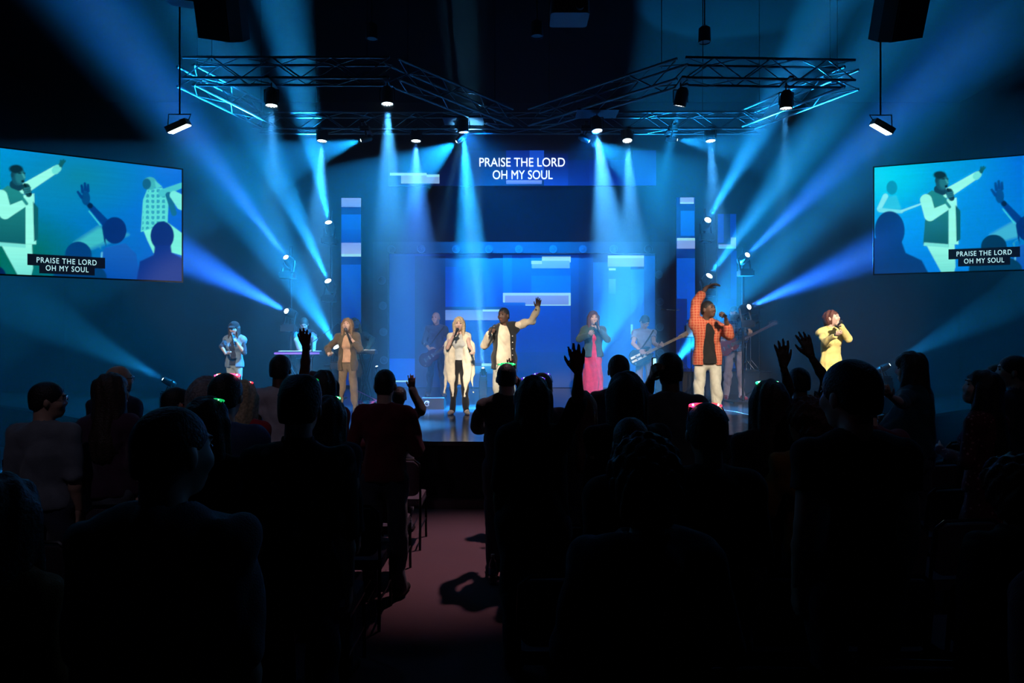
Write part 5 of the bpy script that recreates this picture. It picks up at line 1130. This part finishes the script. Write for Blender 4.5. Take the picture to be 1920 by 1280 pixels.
a4 = au('woman with very long straight hair standing right of the man in the pale shirt', 4.95, 205, 703, hair=('long',H_BRN), head=(-35,0,0), face=True, shirt=C_('plum',(.07,.03,.06)), sleeves='long', fem=True, build=1.1, trousers=C_('light_jeans',(.12,.14,.17)))
a5 = au('bald man in glasses half hidden behind the long-haired woman', 6.1, 218, 685, hair=('bald',H_BRN), head=(-50,0,0), face=True, shirt=NV, sleeves='long', skin=SKIN_M)
a6 = au('short dark-haired person with red glowing glasses over the face at left', 5.1, 327, 728, hair=('short',H_BLK), head=(-45,0,0), face=True, shirt=NV, sleeves='short', skin=SKIN_M)
a7 = au('woman with straight hair, green glowing glasses and a black jacket', 3.35, 384, 750, hair=('long',H_BRN), head=(-20,0,0), shirt=BK, sleeves='long', fem=True, build=1.1)
a7b = au('woman with loose grey hair behind the green glasses at left', 4.35, 385, 714, hair=('vol',H_GRY), shirt=BK, sleeves='long', fem=True)
a8 = au('man in a denim-blue shirt with red glowing glasses on his head', 3.95, 420, 703, hair=('short',H_BLK), shirt=DB, sleeves='long', build=1.15)
a9 = au('blonde woman in a red top with red glowing glasses on her hair', 5.0, 452, 717, hair=('bob',H_BLD), shirt=C_('red_top',(.45,.02,.03)), sleeves='long', fem=True)
a10 = au('man in a white t-shirt with his right arm raised, red-lit palm and watch', 6.3, 524, 667, hair=('short',H_BLK), shirt=WT, sleeves='short', build=1.0, skin=SKIN_D, arms={1:UP((572,692),(574,650),(571,620))})
a11 = au('man in a black flower-print shirt with green glowing glasses', 3.1, 560, 712, hair=('flat',H_BLK), shirt=FLOW, sleeves='half', build=1.0, skin=SKIN_L, collar=True)
a12 = au('woman with dark hair and green and blue glowing glasses at centre left', 4.15, 614, 746, hair=('long',H_BLK), shirt=C_('blue_grey',(.05,.06,.09)), sleeves='long', fem=True, build=1.05)
a13 = au('woman with long dark hair in a maroon top left of the man in red', 5.6, 606, 697, hair=('long',H_BLK), shirt=MR, sleeves='long', fem=True, build=1.1)
a14 = au('person with reddish hair just behind the flower-print shirt', 6.5, 583, 701, hair=('vol',H_RED), shirt=NV, fem=True)
a15 = au('broad man in a dark red shirt near the aisle, arms folded in front', 5.45, 721, 693, hair=('crop',H_BLK), shirt=MR, sleeves='long', arms={1:'front',-1:'front'}, build=1.12)
a16 = au('short person in a black jacket waving a raised right hand by the aisle', 7.25, 748, 726, hair=('short',H_BLK), shirt=BK, sleeves='long', skin=SKIN_D, arms={1:UP((790,768),(768,720),(771,693))}, wrinkle=.009)
a17 = au('man in a dark shirt right of the aisle with green glowing glasses', 5.9, 950, 682, hair=('crop',H_BLK), shirt=C_('charcoal',(.035,.035,.04)), sleeves='long', build=1.2, arms={-1:dict(e=(893,800),w=(925,806),f=(940,800),es=1,ws=1), 1:'front'})
a18 = au('person hidden behind the man right of the aisle, right hand raised', 7.2, 950, 712, hair=('short',H_BLK), shirt=NV, skin=SKIN_D, arms={1:UP((975,720),(962,702),(957,668))})
a19 = au('long-haired woman with purple glowing glasses, right arm thrust straight up', 4.2, 1000, 709, hair=('long',H_BRN), shirt=BK, sleeves='half', fem=True, build=1.5, skin=SKIN_M, arms={1:UP((1083,757),(1084,697),(1081,648))}, handscale=1.12)
a20 = au('person with purple glowing glasses behind the woman with the raised arm', 5.6, 1016, 701, hair=('short',H_BRN), shirt=NV, sleeves='long', fem=True, build=1.1)
a21 = au('woman with long auburn hair in a lettered dark jacket', 5.05, 1092, 736, hair=('long',H_RED), shirt=C_('slate',(.04,.045,.06)), sleeves='long', fem=True, build=1.15)
a22 = au('man with dark hair and a dark suit jacket in the front rows', 6.0, 1161, 667, hair=('short',H_BRN), shirt=NV, sleeves='long', build=.95)
a23 = au('man in a black shirt with a pale letter on the right sleeve', 4.1, 1176, 705, hair=('vol',H_BLK), shirt=BK, sleeves='half', build=1.15)
a24 = au('big man in a grey shirt holding up a lit phone', 5.05, 1257, 663, hair=('short',H_BLK), shirt=C_('dark_grey',(.07,.07,.075)), sleeves='short', build=1.2, skin=SKIN_D, arms={-1:dict(e=(1212,742),w=(1222,707),f=(1228,680),n=(1,.2,0),curl=.6,spread=.2,es=1), 1:'front'})
a25 = au('short person directly behind the nearest curly-haired woman', 3.2, 1184, 787, hair=('short',H_BRN), shirt=BK, sleeves='long')
a26 = au('near woman with thick wavy hair, largest back right of the aisle', 2.05, 1212, 835, hair=('curly',H_BRN), head=(10,0,0), shirt=C_('dark_blue_knit',(.03,.045,.07)), sleeves='long', fem=True, build=1.45, headscale=1.02, arms={1:'front',-1:'front'})
a27 = au('man in black with red and blue glowing glasses on his head', 2.95, 1328, 760, hair=('short',H_BLK), shirt=BK, sleeves='half', build=1.1)
a28 = au('woman with long hair and a bright green glowing headpiece', 4.0, 1446, 717, hair=('long',H_BRN), shirt=BK, sleeves='long', fem=True, build=1.3)
a29 = au('person in the front rows raising both open hands high', 5.9, 1500, 691, hair=('short',H_BLK), shirt=C_('grey_print',(.05,.05,.055)), sleeves='short', skin=SKIN_D, arms={-1:UP((1480,730),(1469,687),(1466,641),spread=1.1), 1:UP((1548,712),(1521,668),(1506,627),spread=1.0)}, handscale=1.15)
a30 = au('curly-haired person in an ochre top looking to the left', 3.75, 1522, 753, hair=('curly',H_RED), head=(42,0,0), face=True, shirt=OC, sleeves='half', skin=SKIN_M, arms={-1:'front'})
a31 = au('tall man with a large dark head of hair, big back at the right', 3.0, 1602, 686, hair=('short',H_BLK), head=(22,0,0), face=True, shirt=C_('black_grey_stripe',(.03,.03,.035)), sleeves='short', build=1.12, headscale=1.12)
a32 = au('person in a dark red top hidden behind the tall man at the right', 4.3, 1625, 722, hair=('short',H_BLK), shirt=MR, sleeves='short', build=1.15)
a33 = au('woman in a teal top holding a phone up in profile by the stage corner', 6.3, 1714, 664, hair=('vol',H_BRN), yaw=38, head=(62,-4,0), face=True, shirt=TL, sleeves='half', fem=True, build=1.55, skin=SKIN_L, arms={-1:dict(e=(1690,756),w=(1668,742),f=(1654,730),n=(0,.4,1),curl=.7), 1:'front'})
a34 = au('long-haired woman in a speckled maroon dress gazing up at the screen', 5.0, 1848, 697, hair=('long',H_BLK), yaw=30, head=(68,14,0), face=True, shirt=FLORAL, sleeves='long', fem=True, build=1.15, skirt=(FLORAL,1.03,.20,.30), trousers=None, legs=False, arms={-1:'front'})
a35 = au('man with swept-back hair and a blue collar at the right edge', 5.9, 1906, 668, hair=('short',H_BLK), yaw=20, head=(60,4,0), face=True, shirt=C_('steel_blue',(.05,.08,.13)), sleeves='long', collar=True)
a36 = au('person glimpsed between the dress and the blue collar at far right', 7.2, 1872, 684, hair=('short',H_BRN), head=(40,0,0), face=True, shirt=BK)
a37 = au('person with dark curly hair at the right edge, low in the picture', 2.5, 1912, 868, hair=('curly',H_RED), shirt=BK, sleeves='long')
a38 = au('near person in a wine sweater at the bottom right corner', 1.62, 2095, 850, hair=('short',H_BRN), shirt=C_('wine_sweater',(.12,.02,.03)), sleeves='long', build=1.15)
led_glasses(a6, 'red and orange glowing glasses over the eyes of the short person at left', [RED,ORG], face=True)
led_glasses(a7, 'dim green glowing glasses on the straight-haired woman at left', [GRN], strength=.5)
led_glasses(a8, 'red glowing glasses on the man in the denim-blue shirt', [RED,(1,.1,.3),ORG])
led_glasses(a9, 'red glowing glasses on the blonde woman', [RED], strength=1.8)
led_glasses(a11, 'dim green glowing glasses on the man in the flower-print shirt', [GRN], strength=.35)
led_glasses(a12, 'green and blue glowing glasses low on the woman at centre left', [GRN,(.1,.9,.3),PUR], strength=2)
led_glasses(a17, 'green glowing glasses on the man right of the aisle', [GRN], strength=1.2)
led_glasses(a19, 'purple glowing glasses on the woman with the raised arm', [PUR], strength=.7)
led_glasses(a20, 'purple glowing glasses on the person behind the raised arm', [PUR], strength=.6)
led_glasses(a27, 'red, blue and yellow glowing glasses on the man in black', [(1,.05,.02),(1,.05,.1),(1,.05,.35)], strength=2)
led_glasses(a28, 'bright green glowing glasses crowning the long-haired woman', [GRN,GRN,(.1,1,.6)], strength=2.6)
led_glasses(a34, 'blue and yellow glowing glasses on the woman in the speckled dress', [BLU,(.6,.6,1)], strength=2.5, dz=.07)
def phone(c, label, rz, lit):
    root = empty('phone', c); tag(root, label, 'phone', 'phones held up to film'); rot = Matrix.Rotation(R(rz),3,'Z') @ Matrix.Rotation(R(90),3,'X')
    MB().rbox((0,0,0), (.078,.13,.010), .012, rot).build('case', BLKM, root); s_ = MB().rbox(rot @ Vector((0,0,.0062)), (.068,.115,.001), .008, rot).build('screen', mat('phone_picture', (.1,.1,.1), .3, emit=lit, es=1.6), root)
phone(P(1226,686,5.15), 'lit phone held up by the big man in grey, showing the stage', 60, (.35,.8,1)); phone(P(1657,731,5.95), 'dark phone held up by the woman in teal', 60, (.02,.03,.05))
# eye glasses for two men
for i_, lb in ((a3,'thin wire glasses on the man in the pale shirt'),(a5,'glasses catching blue light on the bald man')):
    c = i_['hp'](0,.105,.012); root = empty('eyeglasses', c); tag(root, lb, 'glasses'); M_ = i_['M']
    for sd in (1,-1):
        MB().tube([M_ @ Vector((sd*.033+.024*math.cos(a), 0, .019*math.sin(a))) for a in np.linspace(0,2*math.pi,13)], .0025, 5).build('rim', CHROME, root, True); MB().tube([M_ @ Vector((sd*.058,0,.005)), i_['hp'](sd*.082,.0,.008)-c], .0022, 5).build('temple_arm', CHROME, root, True)
    MB().tube([M_ @ Vector((-.009,0,.004)), M_ @ Vector((.009,0,.004))], .0025, 5).build('bridge', CHROME, root)
wt = a10['A'][1]; wc = wt['w']-a10['B']; dd = wt['d']; wmb = MB(); fr_ = frame_to(dd).to_4x4(); fr_.translation = wc-dd*.01; wmb.lathe([(.034,-.012),(.036,-.01),(.036,.01),(.034,.012)], 14, fr_); wmb.build('watch', BLKM, a10['root'])
# pale letter on the black sleeve
sh = a23['SH'][1]; text_part('W', mat('print_grey', (.35,.35,.38), .7), a23['root'], (sh.x+.02-a23['B'].x, sh.y-.11-a23['B'].y, sh.z-.10), (1,0,.1), (0,0,1), .075, name='printed_letter')
# ================================================================ seats
FAB = mat('chair_fabric', (.11,.085,.11), .95, noise=.45, nscale=120, bump=.5, bscale=300, spec=.15)
FRM = mat('chair_frame_black', (.02,.02,.022), .35, .7)
def make_chair():
    root = empty('banquet_chair', (0,0,0)); tag(root, 'black framed upholstered stacking chair', 'chair', 'rows of upholstered stacking chairs')
    # faces +Y; backrest at the rear (-Y)
    sb = MB(); sb.rbox((0,.02,.455), (.46,.45,.07), .05); so = sb.build('seat', FAB, root)
    rot = Matrix.Rotation(R(90+8),3,'X'); MB().rbox((0,-.235,.70), (.44,.34,.055), .07, rot, 5).build('backrest', FAB, root)
    pts = [(-.225,-.205,.45),(-.228,-.235,.70),(-.222,-.258,.84),(-.17,-.265,.885),(0,-.267,.89),(.17,-.265,.885),(.222,-.258,.84),(.228,-.235,.70),(.225,-.205,.45)]
    MB().tube(pts, .012, 6).build('back_frame', FRM, root, True)
    for sx in (-1,1):
        MB().cyl((sx*.225,.22,.43), (sx*.225,.235,0), .013, n=6).build('leg', FRM, root); MB().cyl((sx*.225,-.205,.46), (sx*.225,-.235,0), .013, n=6).build('leg', FRM, root)
        MB().cyl((sx*.225,.22,.42), (sx*.225,-.205,.42), .011, n=6).build('side_rail', FRM, root); MB().cyl((sx*.225,.228,.20), (sx*.225,-.218,.20), .008, n=6).build('side_stretcher', FRM, root)
    r_ = MB(); [r_.cyl((x,-.21,.20), (x,.22,.20), .004, n=4) for x in (-.14,-.07,0,.07,.14)]; rk = r_.build('book_rack', FRM, root); rk['kind'] = 'stuff'
    return root
chair0 = make_chair(); used = False
def place(x, y, rz, label):
    global used
    o_ = chair0 if not used else dup(chair0); used = True; o_.location = (x,y,0); o_.rotation_euler = (0,0,R(rz)); o_['label'] = label
rowname = ['front','second','third','fourth','fifth','rear']
seatn = ['aisle seat','second seat from the aisle','third seat from the aisle','fourth seat from the aisle','fifth seat from the aisle','sixth seat from the aisle','seventh seat from the aisle','eighth seat from the aisle','ninth seat from the aisle','tenth seat from the aisle']
for r, (yb, n) in enumerate(((6.87,8),(5.90,8),(5.03,7),(4.18,6),(3.26,4),(2.62,2))):
    for k in range(n):
        x = -1.12-.02*r-.53*k; 
        if r >= 4 and k < 0: continue
        y = yb+max(0, k-4)*.06
        place(x, y, -2*max(0,k-3), 'stacking chair left of the aisle, %s row, %s' % (rowname[r], seatn[k]))
for r, (yb, n) in enumerate(((7.15,10),(6.35,10),(5.42,9),(4.55,8),(3.62,6),(2.72,4))):
    for k in range(n):
        x = .26+.53*k if r < 5 else .36+.53*k; y = yb+max(0,k-4)*.10+(.35 if k > 7 else 0)
        place(x, y, 3*max(0,k-3), 'stacking chair right of the aisle, %s row, %s' % (rowname[r], seatn[k]))
# water bottle by the aisle
c = FP(924,1094); root = empty('water_bottle', (c[0],c[1],0)); tag(root, 'clear water bottle standing on the carpet beside the right aisle seats', 'bottle')
gl = mat('clear_plastic', (.8,.85,.9), .05); gl.node_tree.nodes['Principled BSDF'].inputs['Transmission Weight'].default_value = .9; gl.node_tree.nodes['Principled BSDF'].inputs['IOR'].default_value = 1.33
MB().lathe([(.030,0),(.034,.01),(.034,.06),(.031,.07),(.034,.08),(.034,.15),(.030,.18),(.014,.215),(.013,.23)], 16).build('bottle_body', gl, root, True); MB().lathe([(.016,.228),(.016,.248),(.001,.249)], 12).build('cap', cmat('white_cap_plastic', (.6,.6,.6), .4), root, True); MB().lathe([(.0345,.085),(.0345,.135)], 16).build('paper_label', cmat('bottle_label', (.1,.2,.4), .6), root, True)
print('SCRIPT', time.time()-T0, len(bpy.data.objects), sum(len(o.data.polygons) for o in bpy.data.objects if o.type=='MESH'))
